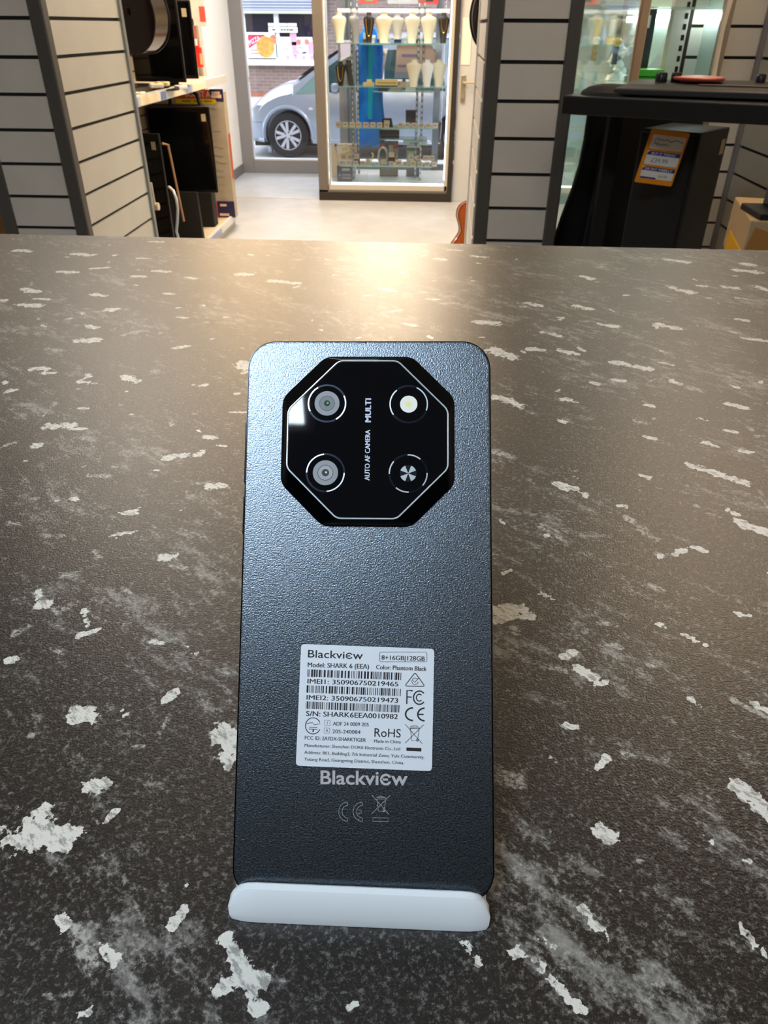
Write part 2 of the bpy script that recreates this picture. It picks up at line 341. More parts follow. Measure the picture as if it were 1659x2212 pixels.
# surrounding top strips, rounded front edge, sides
tl = [addv(XL, yedge(XL), ZC), addv(XL, YB, ZC), addv(XR, YB, ZC), addv(XR, yedge(XR), ZC)]
c00, c10, c11, c01 = int(idx[0, 0]), int(idx[0, -1]), int(idx[-1, -1]), int(idx[-1, 0])
fs += [[tl[1], tl[2], c10, c00], [tl[2], tl[3], c11, c10], [tl[3], tl[0], c01, c11], [tl[0], tl[1], c00, c01]]
me = bpy.data.meshes.new('worktop'); me.from_pydata(vs, [], fs)
sk = [(0, 0), (.002, -.001), (.0035, -.003), (.004, -.006), (.004, -.038), (-.03, -.04)]
at1 = me.attributes.new('fleck', 'FLOAT', 'POINT'); at2 = me.attributes.new('smear', 'FLOAT', 'POINT')
at1.data.foreach_set('value', np.concatenate([fl.ravel(), np.zeros(len(vs) - n0)]).astype(np.float32))
at2.data.foreach_set('value', np.concatenate([so.ravel(), np.zeros(len(vs) - n0)]).astype(np.float32))
cm = bpy.data.materials.new('speckled_laminate'); cm.use_nodes = True; nt = cm.node_tree; N = nt.nodes; Lk = nt.links.new; pb = N['Principled BSDF']
def node(t, **k):
    n = N.new(t)
    for a, b_ in k.items(): setattr(n, a, b_)
    return n
def mth(op, a, b_=None, c=None, clamp=False):
    n = node('ShaderNodeMath', operation=op, use_clamp=clamp)
    for i, v in enumerate((a, b_, c)):
        if v is None: continue
        if isinstance(v, (int, float)): n.inputs[i].default_value = v
        else: Lk(v, n.inputs[i])
    return n.outputs[0]
geo = node('ShaderNodeNewGeometry')
def noise(scale, detail=4, rough=.6, vec=None, dist=0.0):
    n = node('ShaderNodeTexNoise'); n.inputs['Scale'].default_value = scale; n.inputs['Detail'].default_value = detail; n.inputs['Roughness'].default_value = rough; n.inputs['Distortion'].default_value = dist
    Lk(vec or geo.outputs['Position'], n.inputs['Vector']); return n.outputs['Fac']
def ramp(v, lo, hi, tlo=0.0, thi=1.0):
    n = node('ShaderNodeMapRange'); n.interpolation_type = 'SMOOTHSTEP'
    Lk(v, n.inputs[0]); n.inputs[1].default_value = lo; n.inputs[2].default_value = hi; n.inputs[3].default_value = tlo; n.inputs[4].default_value = thi; return n.outputs[0]
mpg = node('ShaderNodeMapping'); mpg.vector_type = 'TEXTURE'; mpg.inputs['Rotation'].default_value = (0, 0, -.66); mpg.inputs['Scale'].default_value = (1.7, .75, 1); Lk(geo.outputs['Position'], mpg.inputs['Vector'])
vstr = mpg.outputs[0]
a1 = node('ShaderNodeAttribute', attribute_name='fleck').outputs['Fac']; a2 = node('ShaderNodeAttribute', attribute_name='smear').outputs['Fac']
nf = noise(260, 5, .65); ns = noise(230, 6, .7, vstr)
e1 = mth('ADD', mth('ADD', a1, mth('MULTIPLY', mth('SUBTRACT', nf, .5), 1.5)), mth('MULTIPLY', mth('SUBTRACT', noise(110, 3, .6), .5), 1.7)); mk1 = mth('MULTIPLY', ramp(e1, .50, .56), ramp(a1, .12, .3))
hole = ramp(noise(380, 5, .7, vstr), .38, .52); mk1 = mth('MULTIPLY', mk1, mth('ADD', .42, mth('MULTIPLY', hole, .58)))
e2 = mth('ADD', a2, mth('MULTIPLY', mth('SUBTRACT', ns, .5), 2.6)); mk2 = mth('MULTIPLY', mth('MULTIPLY', ramp(e2, .45, .85), ramp(noise(480, 5, .75), .38, .58)), mth('MULTIPLY', ramp(a2, .1, .4), .55))
big = noise(22, 3, .5, vstr); med = noise(120, 5, .7, vstr); fin = noise(1300, 2, .6); fi2 = noise(520, 5, .75)
m3 = mth('MULTIPLY', ramp(mth('ADD', mth('MULTIPLY', med, .7), mth('ADD', mth('MULTIPLY', big, .5), mth('MULTIPLY', fi2, .35))), .79, .99), .32)
m4 = mth('MULTIPLY', ramp(fi2, .51, .66), .16)
m5 = mth('MULTIPLY', ramp(fin, .58, .72), .11)
tot = mth('MAXIMUM', mk1, mth('ADD', mth('MAXIMUM', mk2, m3), mth('ADD', m4, m5)), clamp=True)
mx = node('ShaderNodeMix', data_type='RGBA'); Lk(tot, mx.inputs[0]); mx.inputs[6].default_value = (.013, .0105, .0095, 1); mx.inputs[7].default_value = (.62, .61, .57, 1)
Lk(mx.outputs[2], pb.inputs['Base Color']); pb.inputs['Roughness'].default_value = .33; pb.inputs['Specular IOR Level'].default_value = .7
bp = node('ShaderNodeBump'); bp.inputs['Strength'].default_value = .30; bp.inputs['Distance'].default_value = .0006; Lk(noise(1100, 2, .5), bp.inputs['Height']); Lk(bp.outputs[0], pb.inputs['Normal'])
me.materials.append(cm)
counter = thing('counter', 'long shop counter with a speckled dark grey worktop carrying the phone', 'counter', (0, .4, 0))
wt = bpy.data.objects.new('worktop', me); COL.objects.link(wt); wt.parent = counter; wt.location = (0, -.4, 0)
ed = MB()
ed.loft([[(XL, yedge(XL) + a - (0), ZC + b_) for a, b_ in sk] + [(XL, YB, ZC - .04), (XL, YB, ZC - .0001), (XL, yedge(XL), ZC - .0001)],
         [(XR, yedge(XR) + a, ZC + b_) for a, b_ in sk] + [(XR, YB, ZC - .04), (XR, YB, ZC - .0001), (XR, yedge(XR), ZC - .0001)]])
build('worktop_edge', ed, cm, counter, world=True)
build('counter_base', MB().box(XL + .05, XR - .05, YB + .1, .84, 0, ZC - .04), mat('counter_base_grey', '#5b5753', .6), counter, world=True)

# ================================================================ PHONE
P0 = np.array([-0.01137172, 0.11412385, 1.26670094])
RP = np.array([[0.9994659134853261, -0.02997644201353564, 0.013011560442616796], [0.0292691171877223, 0.6440930255380728, -0.7643870048818616], [0.01453294739528475, 0.7643595929779522, 0.6446264081331023]])
def onphone(px, py, off=0.0):
    """point of the phone's back plane (local metres) seen at a photo position, lifted by off"""
    nn = RP[:, 2]; r = ray(px, py); t = ((P0 - CAM) @ nn) / (r @ nn); q = RP.T @ (CAM + r * t - P0); return (q[0], q[1], off)
phone = thing('smartphone', 'black smartphone standing back outwards in a white stand, octagonal camera module, white sticker', 'smartphone', tuple(P0), rot=Matrix(RP.tolist()).to_euler())
W, L, T = .0775, .170, .0083
mm = .001
m_pback = bpy.data.materials.new('textured_phone_back'); m_pback.use_nodes = True
def _pb():
    nt = m_pback.node_tree; b = nt.nodes['Principled BSDF']
    b.inputs['Base Color'].default_value = (.15, .175, .205, 1); b.inputs['Metallic'].default_value = 1.0; b.inputs['Roughness'].default_value = .46
    tc = nt.nodes.new('ShaderNodeTexCoord'); n = nt.nodes.new('ShaderNodeTexNoise'); n.inputs['Scale'].default_value = 2200; n.inputs['Detail'].default_value = 2
    nt.links.new(tc.outputs['Object'], n.inputs['Vector']); bp = nt.nodes.new('ShaderNodeBump'); bp.inputs['Strength'].default_value = .35; bp.inputs['Distance'].default_value = .0003
    nt.links.new(n.outputs['Fac'], bp.inputs['Height']); nt.links.new(bp.outputs[0], b.inputs['Normal'])
    mp = nt.nodes.new('ShaderNodeMapRange'); mp.inputs[1].default_value = .3; mp.inputs[2].default_value = .7; mp.inputs[3].default_value = .24; mp.inputs[4].default_value = .38
    nt.links.new(n.outputs['Fac'], mp.inputs[0]); nt.links.new(mp.outputs[0], b.inputs['Roughness'])
_pb()
m_pframe = mat('phone_frame_black', '#07080b', .16, .5)
def slab(poly_fn, zs):            # loft of scaled rounded outlines: [(inset, z)]
    return MB().loft([[(x, y, z) for x, y in poly_fn(i)] for i, z in zs])
body = slab(lambda i: rrect(-W / 2 + i, W / 2 - i, i, L - i, .0092 - i, 8), [(.0022, -T), (.0006, -T + .0006), (0, -T + .002), (0, -.0016), (.0003, -.0007), (.00055, -.0002)])
build('phone_frame', body, m_pframe, phone, smooth=True)
bk = slab(lambda i: rrect(-W / 2 + i, W / 2 - i, i, L - i, .0092 - i, 8), [(.0006, -.0009), (.0006, -.00025), (.0008, -.00005), (.0012, 0)])
build('back_cover', bk, m_pback, phone)
rim = MB().tube([(x, y, -.0003) for x, y in rrect(-W / 2 + .0004, W / 2 - .0004, .0004, L - .0004, .0088, 10)], .00010, 6, closed=True)
build('chamfer_line', rim, mat('polished_edge', '#4a515c', .18, 1.0), phone, smooth=True)
build('screen', slab(lambda i: rrect(-W / 2 + i, W / 2 - i, i, L - i, .0092 - i, 8), [(.0024, -T + .0001), (.0026, -T - .0004)]), m_glossb, phone)
build('power_button', MB().box(-W / 2 - .0006, -W / 2 + .0005, .108, .120, -.0056, -.0030), m_pframe, phone, bevel=.0003)
build('volume_button', MB().box(-W / 2 - .0006, -W / 2 + .0005, .124, .144, -.0056, -.0030), m_pframe, phone, bevel=.0003)
# camera module
CM = (0, .1374)
def octo(a, b_, r, z, dv=0.0): return [(CM[0] + x, CM[1] + y + dv, z) for x, y in roundpoly([(a, b_), (b_, a), (-b_, a), (-a, b_), (-a, -b_), (-b_, -a), (b_, -a), (a, -b_)], r, 6)]
mod = MB().loft([octo(.0272, .0138, .006, -.0002), octo(.0269, .0136, .006, .0007), octo(.0262, .0125, .005, .0013), octo(.0253, .0097, .004, .0024), octo(.0250, .0093, .004, .0026)])
cmod = build('camera_module', mod, mat('gloss_bezel', '#08090c', .10, .6, coat=.6), phone, smooth=True)
build('bezel_ring', MB().tube(octo(.02485, .0092, .0038, .0027), .00026, 6, closed=True), mat('bright_ring', '#dfe6ee', .35, .4), cmod)
build('camera_glass', MB().loft([octo(.0247, .0091, .0038, .0024), octo(.0247, .0091, .0038, .0027)]), mat('camera_glass_black', '#040509', .03, coat=.3), cmod)
zt = .00272
for i, (lx, ly, kind) in enumerate([(-12.75, 11.2, 'lens'), (12.7, 11.0, 'flash'), (-12.85, -10.7, 'lens'), (12.65, -10.8, 'decor')]):
    c = (CM[0] + lx * mm, CM[1] + ly * mm)
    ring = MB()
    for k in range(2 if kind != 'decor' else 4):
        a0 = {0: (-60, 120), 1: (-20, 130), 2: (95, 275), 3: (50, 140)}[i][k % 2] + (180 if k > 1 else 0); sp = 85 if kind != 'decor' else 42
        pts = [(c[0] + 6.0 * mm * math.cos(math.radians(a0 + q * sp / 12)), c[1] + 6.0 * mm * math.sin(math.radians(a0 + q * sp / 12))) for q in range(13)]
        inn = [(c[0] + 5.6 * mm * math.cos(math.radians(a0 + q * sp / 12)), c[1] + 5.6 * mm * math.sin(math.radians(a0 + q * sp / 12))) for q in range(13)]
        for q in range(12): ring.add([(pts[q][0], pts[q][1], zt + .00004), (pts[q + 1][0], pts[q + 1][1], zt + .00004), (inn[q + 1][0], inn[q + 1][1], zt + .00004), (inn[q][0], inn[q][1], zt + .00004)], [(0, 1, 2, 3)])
    r0 = build('lens_ring', MB().lathe([(5.55 * mm, zt - .0002), (6.1 * mm, zt - .0002), (6.1 * mm, zt + .00002), (5.55 * mm, zt + .00002), (5.55 * mm, zt - .0002)], (c[0], c[1], 0), seg=48, cap=False), mat('dark_ring', '#20242c', .25, 1.0), cmod)
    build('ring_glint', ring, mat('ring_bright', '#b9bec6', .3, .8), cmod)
    if kind == 'lens':
        dk = MB().cyl((c[0], c[1], zt - .0002), (c[0], c[1], zt + .00003), 3.9 * mm, seg=40)
        build('lens_disc', dk, mat('lens_grey', '#8b9096', .45), cmod)
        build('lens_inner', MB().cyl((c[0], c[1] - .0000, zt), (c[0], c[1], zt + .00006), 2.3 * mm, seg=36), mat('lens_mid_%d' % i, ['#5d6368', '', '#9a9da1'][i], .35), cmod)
        build('lens_collar', MB().lathe([(2.25 * mm, zt), (2.45 * mm, zt), (2.45 * mm, zt + .00009), (2.25 * mm, zt + .00009), (2.25 * mm, zt)], (c[0], c[1], 0), seg=36, cap=False), mat('collar_dark', '#34383e', .4), cmod)
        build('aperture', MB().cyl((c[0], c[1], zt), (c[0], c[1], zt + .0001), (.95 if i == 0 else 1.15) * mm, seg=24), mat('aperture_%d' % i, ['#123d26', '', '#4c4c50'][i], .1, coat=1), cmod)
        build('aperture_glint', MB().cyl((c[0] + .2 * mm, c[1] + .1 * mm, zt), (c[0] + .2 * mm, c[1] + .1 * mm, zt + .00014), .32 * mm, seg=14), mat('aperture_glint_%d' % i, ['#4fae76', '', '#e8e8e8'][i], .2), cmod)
    elif kind == 'flash':
        build('flash', MB().cyl((c[0], c[1], zt - .0002), (c[0], c[1], zt + .00004), 2.7 * mm, seg=40), mat('flash_white', '#f1efe6', .4), cmod)
        build('flash_led', MB().cyl((c[0], c[1], zt), (c[0], c[1], zt + .00007), .9 * mm, seg=20), mat('flash_yellow', '#f2ee9c', .4), cmod)
    else:
        wd = MB()
        for q in range(4):
            a = math.radians(45 + 90 * q); s = math.radians(24)
            wd.add([(c[0], c[1], zt + .00004)] + [(c[0] + 2.55 * mm * math.cos(a - s + 2 * s * k / 6), c[1] + 2.55 * mm * math.sin(a - s + 2 * s * k / 6), zt + .00004) for k in range(7)], [tuple(range(8))])
        build('decor_disc', MB().cyl((c[0], c[1], zt - .0002), (c[0], c[1], zt + .00002), 2.6 * mm, seg=36), mat('decor_dark', '#1a1d22', .3, .9), cmod)
        build('decor_glint', wd, mat('decor_light', '#a9adb2', .35, .6), cmod)
mt = MB()
text_plane(mt, 'AUTO AF CAMERA', (.0008, .1243, zt + .00003), (0, 1, 0), (-1, 0, 0), .0158, .00150)
text_plane(mt, 'AUTO AF CAMERA', (.0008, .12445, zt + .000031), (0, 1, 0), (-1, 0, 0), .0158, .00150)
text_plane(mt, 'MULTI', (.0010, .1426, zt + .00003), (0, 1, 0), (-1, 0, 0), .0074, .00172)
text_plane(mt, 'MULTI', (.0010, .1428, zt + .000031), (0, 1, 0), (-1, 0, 0), .0074, .00172)
text_plane(mt, 'MULTI', (.0009, .14285, zt + .000032), (0, 1, 0), (-1, 0, 0), .0074, .00172)
build('module_lettering', mt, mat('print_pale', '#c3cbe0', .4), cmod)
# sticker
def LP(cx, cy, off=.00016): return onphone(620 + cx * 340 / 1659, 1370 + cy * 430 / 2098, off)
cor = [LP(*q)[:2] for q in ((150, 103), (1552, 155), (1527, 1442), (93, 1385))]
q4 = [Vector(c) for c in cor[::-1]]
out = roundpoly([tuple(v) for v in q4], .0012, 5)
stk = build('sticker', MB().prismz(out, .0, .00012), mat('silver_white_label', '#dfe3ea', .5, .15), phone)
ink = MB()
def stxt(body, x0, y0, x1, y1, cap, bold=0.0, mb=None, off=.00016):
    ux = (x1 - x0, y1 - y0); ln = math.hypot(*ux); nx, ny = ux[1] / ln, -ux[0] / ln
    sl = -.03   # sticker's own skew in the picture
    for dx in ((0, cap * .035, cap * .07) if 42 < cap < 60 else (0, cap * .05) if cap < 42 else (0,)):
        text_into(mb or ink, body, lambda t, h_: LP(x0 + dx + ux[0] * t + nx * h_, y0 + ux[1] * t + ny * h_, off + dx * 1e-6), cap, bold if dx == 0 and cap > 60 else 0.0)
for a in [('Blackviєw', 220, 243, 800, 264, 78, .010), ('8+16GB|128GB', 995, 267, 1450, 281, 46, .006), ('Model: SHARK 6 (EEA)', 218, 345, 862, 364, 48, .006), ('Color: Phantom Black', 938, 368, 1468, 387, 46, .006),
          ('IMEI1: 350906750219465', 215, 518, 1170, 549, 48, .006), ('IMEI2: 350906750219473', 205, 688, 1168, 722, 48, .006), ('S/N: SHARK6EEA0010982', 200, 860, 1165, 894, 52, .010),
          ('ADF 24 0009 205', 483, 960, 860, 971, 38, .004), ('205-240084', 478, 1042, 772, 1050, 38, .006), ('FCC ID: 2A7DX-SHARKTIGER', 187, 1108, 830, 1134, 38, .004), ('RoHS', 920, 1078, 1198, 1088, 88, .004), ('Made in China', 917, 1141, 1198, 1150, 32, .010),
          ('Manufacturer: Shenzhen DOKE Electronic Co., Ltd', 185, 1185, 1190, 1224, 32, .006), ('Address: 801, Building3, 7th Industrial Zone, Yulv Community,', 182, 1258, 1445, 1310, 32, .006),
          ('Yutang Road, Guangming District, Shenzhen, China.', 180, 1330, 1232, 1370, 32, .006), ('T', 416, 948, 434, 949, 26, .02), ('R', 414, 1028, 436, 1029, 26, .02)]: stxt(*a)
def sline(pts, wpx, mb=None, off=.00016, closed=False):
    """flat stroke of a given width through crop points"""
    mb = mb or ink; P = [Vector(p) for p in pts]; n = len(P); Lf, Rt = [], []
    for i in range(n):
        a = P[i - 1] if (i or closed) else P[i]; b_ = P[(i + 1) % n] if (i < n - 1 or closed) else P[i]
        d = (b_ - a).normalized(); nn = Vector((-d.y, d.x)) * wpx / 2; Lf.append(P[i] + nn); Rt.append(P[i] - nn)
    for i in range(n if closed else n - 1):
        j = (i + 1) % n; mb.add([LP(*Lf[i], off), LP(*Lf[j], off), LP(*Rt[j], off), LP(*Rt[i], off)], [(0, 1, 2, 3)])
def arc(cx, cy, rx, ry, a0, a1, n=24): return [(cx + rx * math.cos(math.radians(a0 + (a1 - a0) * k / n)), cy + ry * math.sin(math.radians(a0 + (a1 - a0) * k / n))) for k in range(n + 1)]
sline(rrect(978, 1474, 187, 290, 16), 5, closed=True)
for x in (397, 392):
    y = 905 if x == 397 else 987
    sline([(x, y), (x + 58, y + 3), (x + 58, y + 56), (x, y + 54)], 5, closed=True)
rb = random.Random(3)
for (xa, ya, xb, yb, hh, dens) in ((215, 370, 1205, 405, 78, 1.0), (208, 537, 1200, 575, 78, 1.0), (200, 707, 1192, 747, 78, .72)):
    x = 0.0; Wd = xb - xa
    while x < Wd - 6:
        w_ = rb.choice([6, 6, 9, 15, 20]) * dens; g = rb.choice([7, 8, 12, 18]) * dens
        yy = ya + (yb - ya) * x / Wd; w_ = min(w_, Wd - x)
        ink.add([LP(xa + x, yy), LP(xa + x + w_, yy), LP(xa + x + w_ - 3, yy + hh), LP(xa + x - 3, yy + hh)], [(0, 1, 2, 3)]); x += w_ + g
# marks: tick in triangle, FCC, CE, crossed bin, bar, round telecom mark
sline(roundpoly([(1350, 405), (1455, 550), (1240, 545)], 14, 4), 9, closed=True)
sline(arc(1350, 495, 34, 34, 10, 320), 6); sline([(1325, 485), (1345, 508), (1388, 462)], 7)
sline([(1262, 735), (1265, 592), (1325, 595)], 14); sline([(1265, 660), (1315, 662)], 12)
sline(arc(1395, 668, 62, 70, 40, 320), 14); sline(arc(1395, 668, 32, 36, 45, 315), 12)
sline(arc(1325, 842, 75, 66, 88, 272), 17); sline(arc(1450, 845, 72, 66, 90, 270), 17); sline([(1385, 843), (1440, 845)], 15)
def bin_(x0, y0, s, wd, mb=None, off=.00016):
    q = lambda x, y: (x0 + x * s, y0 + y * s)
    sline([q(0, 0), q(180, 205)], wd, mb, off); sline([q(195, 5), q(0, 200)], wd, mb, off)
    sline([q(55, 40), q(70, 172), q(130, 175), q(148, 42)], wd, mb, off); sline([q(48, 28), q(152, 32), q(150, 46), q(50, 44)], wd, mb, off, closed=True)
    sline([q(65, 22), q(100, 14), q(135, 24)], wd, mb, off); sline([(q(*p)) for p in arc(128, 168, 11, 11, 0, 360, 12)], wd, mb, off)
bin_(1245, 948, 1.0, 6)
ink.add([LP(1258, 1192), LP(1416, 1198), LP(1416, 1235), LP(1258, 1228)], [(0, 1, 2, 3)])
sline(arc(275, 965, 80, 85, 25, 335), 9); sline([(205, 940), (270, 930), (285, 955), (350, 942)], 6); sline([(235, 978), (320, 982)], 7); sline([(230, 998), (320, 1002)], 7); sline([(278, 1000), (276, 1030)], 14)
build('sticker_print', ink, mat('label_ink', '#16181d', .6), stk)
lg = MB(); stxt('Blackviєw', 352, 1578, 1272, 1590, 140, .018, lg, .00003)
build('back_logo', lg, mat('logo_grey', '#b3afb2', .5, .0), phone)
mk = MB(); O = .00003
def outl(cx):
    return
for cx, rx in ((640, 95), (797, 100)):
    oc = arc(cx, 1870, rx, 102, 92, 268, 20); ic = arc(cx, 1870, rx - 36, 66, 268, 92, 20)
    sline(oc + ic, 6, mk, O, closed=True)
sline([(745, 1852), (782, 1853), (782, 1886), (745, 1885)], 6, mk, O)
bin_(893, 1692, 1.0, 7, mk, O)
sline([(903, 1933), (1072, 1938), (1070, 1975), (900, 1970)], 7, mk, O, closed=True)
build('back_marks', mk, mat('mark_grey', '#868a90', .5), phone)

# ================================================================ PHONE STAND
m_stand = mat('white_stand_plastic', '#e3e8ec', .5)
stand = thing('phone_stand', 'white plastic phone stand whose curved lip holds the smartphone', 'phone stand', (-.0127, .13, ZC), rotz=math.radians(.8))
def lip_ring(prof_scale):
    return None
zl = 0.0
# outline of the lip across x; for each x column the profile in (y,z)
cols = []
XW = .0387
for k in range(41):
    s = -1 + 2 * k / 40; x = XW * (s if abs(s) < .7 else math.copysign(.7 + .3 * math.sin((abs(s) - .7) / .3 * PI / 2), s))
    ex = max(0.0, abs(x) - (XW - .0085)) / .0085
    top = .0118 - .0058 * (1 - math.sqrt(max(0, 1 - ex ** 2)))
    inn = .0009 * ex ** 2
    yb = -.0195 + inn; yt = -.0195 + .0032 * (top / .0118) + inn
    cols.append([(x, yb + .0016, 0.0), (x, yb, .0003), (x, yb - .0002 + .0012 * .35, top * .35), (x, yt - .0004, top - .0012), (x, yt + .0004, top - .0001), (x, yt + .0022, top), (x, yt + .0028, top - .0006), (x, max(yt - .0012 + .0008, yb + .0018), top * .5), (x, yb + .0026, .0008)])
cols = [[(x * (1 - .035 * (abs(x) / XW) ** 10 * max(0, (.0055 - z) / .0055) ** 1.6 - .03 * (abs(x) / XW) ** 12 * max(0, (z - .004) / .003)), y, z) for x, y, z in c] for c in cols]
build('lip', MB().loft(cols), m_stand, stand, smooth=True)
build('tray', MB().prismz(rrect(-.038, .038, -.0172, .055, .006), 0, .0008), m_stand, stand)
bs = MB()
c0 = Vector((0, -.0005, .002)); 
bs.obox((0, .0155, .026), (.068, .0028, .058), (math.radians(-40), 0, 0))
build('back_support', bs, m_stand, stand, bevel=.001)
build('rear_strut', MB().obox((0, .040, .0225), (.05, .0026, .050), (math.radians(22), 0, 0)), m_stand, stand, bevel=.001)

# ================================================================ SLATTED DISPLAY UNITS
def slat_panel(mb, a, b, z0, z1, zref, pitch, out, depth=.018, g=.0105):
    """grooved board between plan points a and b, outward normal `out`; face of the boards lies on the line ab"""
    a = Vector((a[0], a[1])); b = Vector((b[0], b[1])); n = Vector(out)
    z = zref - math.ceil((zref - z0) / pitch) * pitch
    zs = []
    while z < z1:
        lo = max(z + g / 2, z0); hi = min(z + pitch - g / 2, z1)
        if hi - lo > .004: zs.append((lo, hi))
        z += pitch
    for lo, hi in zs:
        r = [[(p.x - n.x * d, p.y - n.y * d, zz) for p in (a, b) for d in ((0, .009) if p is a else (.009, 0))] for zz in (lo, hi)]
        mb.loft(r, mi=0)
    r = [[(p.x - n.x * d, p.y - n.y * d, zz) for p in (a, b) for d in ((.009, depth) if p is a else (depth, .009))] for zz in (z0, z1)]
    mb.loft(r, mi=1)
    return mb
HU = 2.25
def post(x0, x1, y0, y1, h_=HU): return MB().box(x0, x1, y0, y1, 0, h_)
# left unit
lu = thing('slatted_display_unit', 'cream slatted display column with dark corner posts, left of the aisle', 'display unit', (-1.35, 3.0, 0))
build('front_panel', slat_panel(MB(), (-1.45, 2.66), (-1.24, 2.66), .05, HU, 1.494, .1032, (0, -1)), [m_slat, m_void], lu, world=True)
build('side_panel', slat_panel(MB(), (-1.195, 2.69), (-1.195, 3.32), .05, HU, 1.494, .1032, (1, 0)), [m_slat, m_void], lu, world=True)
build('corner_post', post(-1.24, -1.193, 2.655, 2.70), m_post, lu, world=True, bevel=.006)
build('corner_post', post(-1.50, -1.45, 2.655, 2.70), m_post, lu, world=True, bevel=.006)
build('end_trim', post(-1.215, -1.185, 3.32, 3.345), m_trim, lu, world=True, bevel=.004)
build('unit_core', MB().box(-1.49, -1.215, 2.70, 3.33, .02, HU - .02), m_void, lu, world=True)
build('plinth', MB().box(-1.50, -1.19, 2.66, 3.34, 0, .05), m_post, lu, world=True)
build('top_cap', MB().box(-1.50, -1.19, 2.66, 3.34, HU, HU + .03), m_post, lu, world=True)
# right unit
ru = thing('slatted_display_unit', 'grey-cream slatted display column with dark corner posts, right of the aisle', 'display unit', (.3, 2.9, 0))
build('front_panel', slat_panel(MB(), (.207, 2.55), (.392, 2.55), .05, HU, 1.494, .1015, (0, -1)), [m_slat, m_void], ru, world=True)
build('side_panel', slat_panel(MB(), (.174, 3.20), (.160, 2.59), .05, HU, 1.494, .1015, (-1, 0)), [m_slat, m_void], ru, world=True)
build('corner_post', post(.163, .207, 2.545, 2.59), m_post, ru, world=True, bevel=.006)
build('corner_post', post(.392, .432, 2.545, 2.59), m_post, ru, world=True, bevel=.006)
build('end_trim', post(.168, .192, 3.20, 3.22), mat('white_trim', '#e2e0dc', .4), ru, world=True, bevel=.004)
build('unit_core', MB().box(.195, .425, 2.59, 3.21, .02, HU - .02), m_void, ru, world=True)
build('plinth', MB().box(.178, .43, 2.56, 3.21, 0, .05), m_post, ru, world=True)
build('top_cap', MB().box(.178, .43, 2.56, 3.21, HU, HU + .03), m_post, ru, world=True)
# right back bay (corner of slatted walls)
rb_ = thing('wall_panel', 'short cream slatted wall panel facing the counter beside the glass showcase', 'wall panel', (1.1, 3.36, 0))
rb2 = thing('wall_panel', 'long cream slatted panel along the right wall with a lilac-grey corner rail', 'wall panel', (1.25, 2.2, 0))
build('back_panel', slat_panel(MB(), (.95, 3.36), (1.245, 3.36), .05, HU, 1.485, .1, (0, -1)), [m_slat, m_void], rb_, world=True)
build('side_panel', slat_panel(MB(), (1.25, 3.33), (1.25, 1.0), .05, HU, 1.485, .1, (-1, 0)), [m_slat, m_void], rb2, world=True)
build('corner_rail', post(1.235, 1.262, 3.325, 3.352), mat('lilac_grey_rail', '#8f8b93', .4, .3), rb2, world=True, bevel=.004)

# hanging and standing guitars
def guitar(name, label, loc, rot, face_col, side_col, s=1.0, dark=True, group=None):
    t = thing(name, label, 'guitar', loc, rot=Euler(rot), group=group)
    def outline(ins=0):
        P = []
        ctrl = [(0, 0), (.10, .004), (.165, .05), (.19, .125), (.175, .20), (.135, .26), (.118, .30), (.128, .35), (.142, .40), (.125, .455), (.07, .488), (0, .495)]
        n = 40
        def cr(a, b, c, d, t): return tuple(.5 * ((2 * b[i]) + (-a[i] + c[i]) * t + (2 * a[i] - 5 * b[i] + 4 * c[i] - d[i]) * t * t + (-a[i] + 3 * b[i] - 3 * c[i] + d[i]) * t ** 3) for i in (0, 1))
        R = []
        for i in range(len(ctrl) - 1):
            a = ctrl[i - 1] if i else (-.10, .004); d = ctrl[i + 2] if i + 2 < len(ctrl) else (-.07, .488)
            for k in range(5): R.append(cr(a, ctrl[i], ctrl[i + 1], d, k / 5))
        R.append(ctrl[-1]); Lm = [(-x, y) for x, y in R[-2:0:-1]]
        return [(x * s * (1 - ins), (y - .25) * s * (1 - ins) + .25 * s) for x, y in R + Lm]
    D = .1 * s
    build('body_side', MB().loft([[(x, 0, z) for x, z in outline(.01)], [(x, D, z) for x, z in outline(.01)]]), side_col, t, smooth=True)
    build('top_board', MB().loft([[(x, -.004, z) for x, z in outline(.004)], [(x, .001, z) for x, z in outline(0)]]), face_col, t)
    build('back_board', MB().loft([[(x, D - .001, z) for x, z in outline(0)], [(x, D + .004, z) for x, z in outline(.004)]]), face_col, t)
    build('binding', MB().tube([(x, -.002, z) for x, z in outline(0)], .0035 * s, 6, closed=True).tube([(x, D + .002, z) for x, z in outline(0)], .0035 * s, 6, closed=True), mat('dark_binding', '#1d130e', .4), t, smooth=True)
    build('sound_hole', MB().cyl((0, -.0055, .31 * s), (0, -.002, .31 * s), .05 * s, seg=28), m_void, t)
    build('bridge', MB().box(-.07 * s, .07 * s, -.014, -.004, .135 * s, .16 * s), mat('dark_wood', '#2a1a12', .5), t, bevel=.002)
    nk = build('neck', MB().box(-.026 * s, .026 * s, -.012, .012, .36 * s, .86 * s), mat('dark_wood', '#2a1a12', .5), t, bevel=.004)
    build('headstock', MB().box(-.035 * s, .035 * s, .0, .016, .86 * s, 1.02 * s), face_col, t, bevel=.004)
    build('strings', MB().box(-.018, -.0165, -.017, -.0155, .15 * s, .9 * s).box(-.006, -.005, -.017, -.0155, .15 * s, .9 * s).box(.006, .007, -.017, -.0155, .15 * s, .9 * s).box(.0165, .018, -.017, -.0155, .15 * s, .9 * s), m_chrome, t)
    if loc[2] > 1: build('wall_hook', MB().cyl((0, .0, .99 * s), (0, .12, 1.0 * s), .008, seg=8).box(-.03, .03, .0, .012, .975 * s, .99 * s), m_chrome, t)
    return t
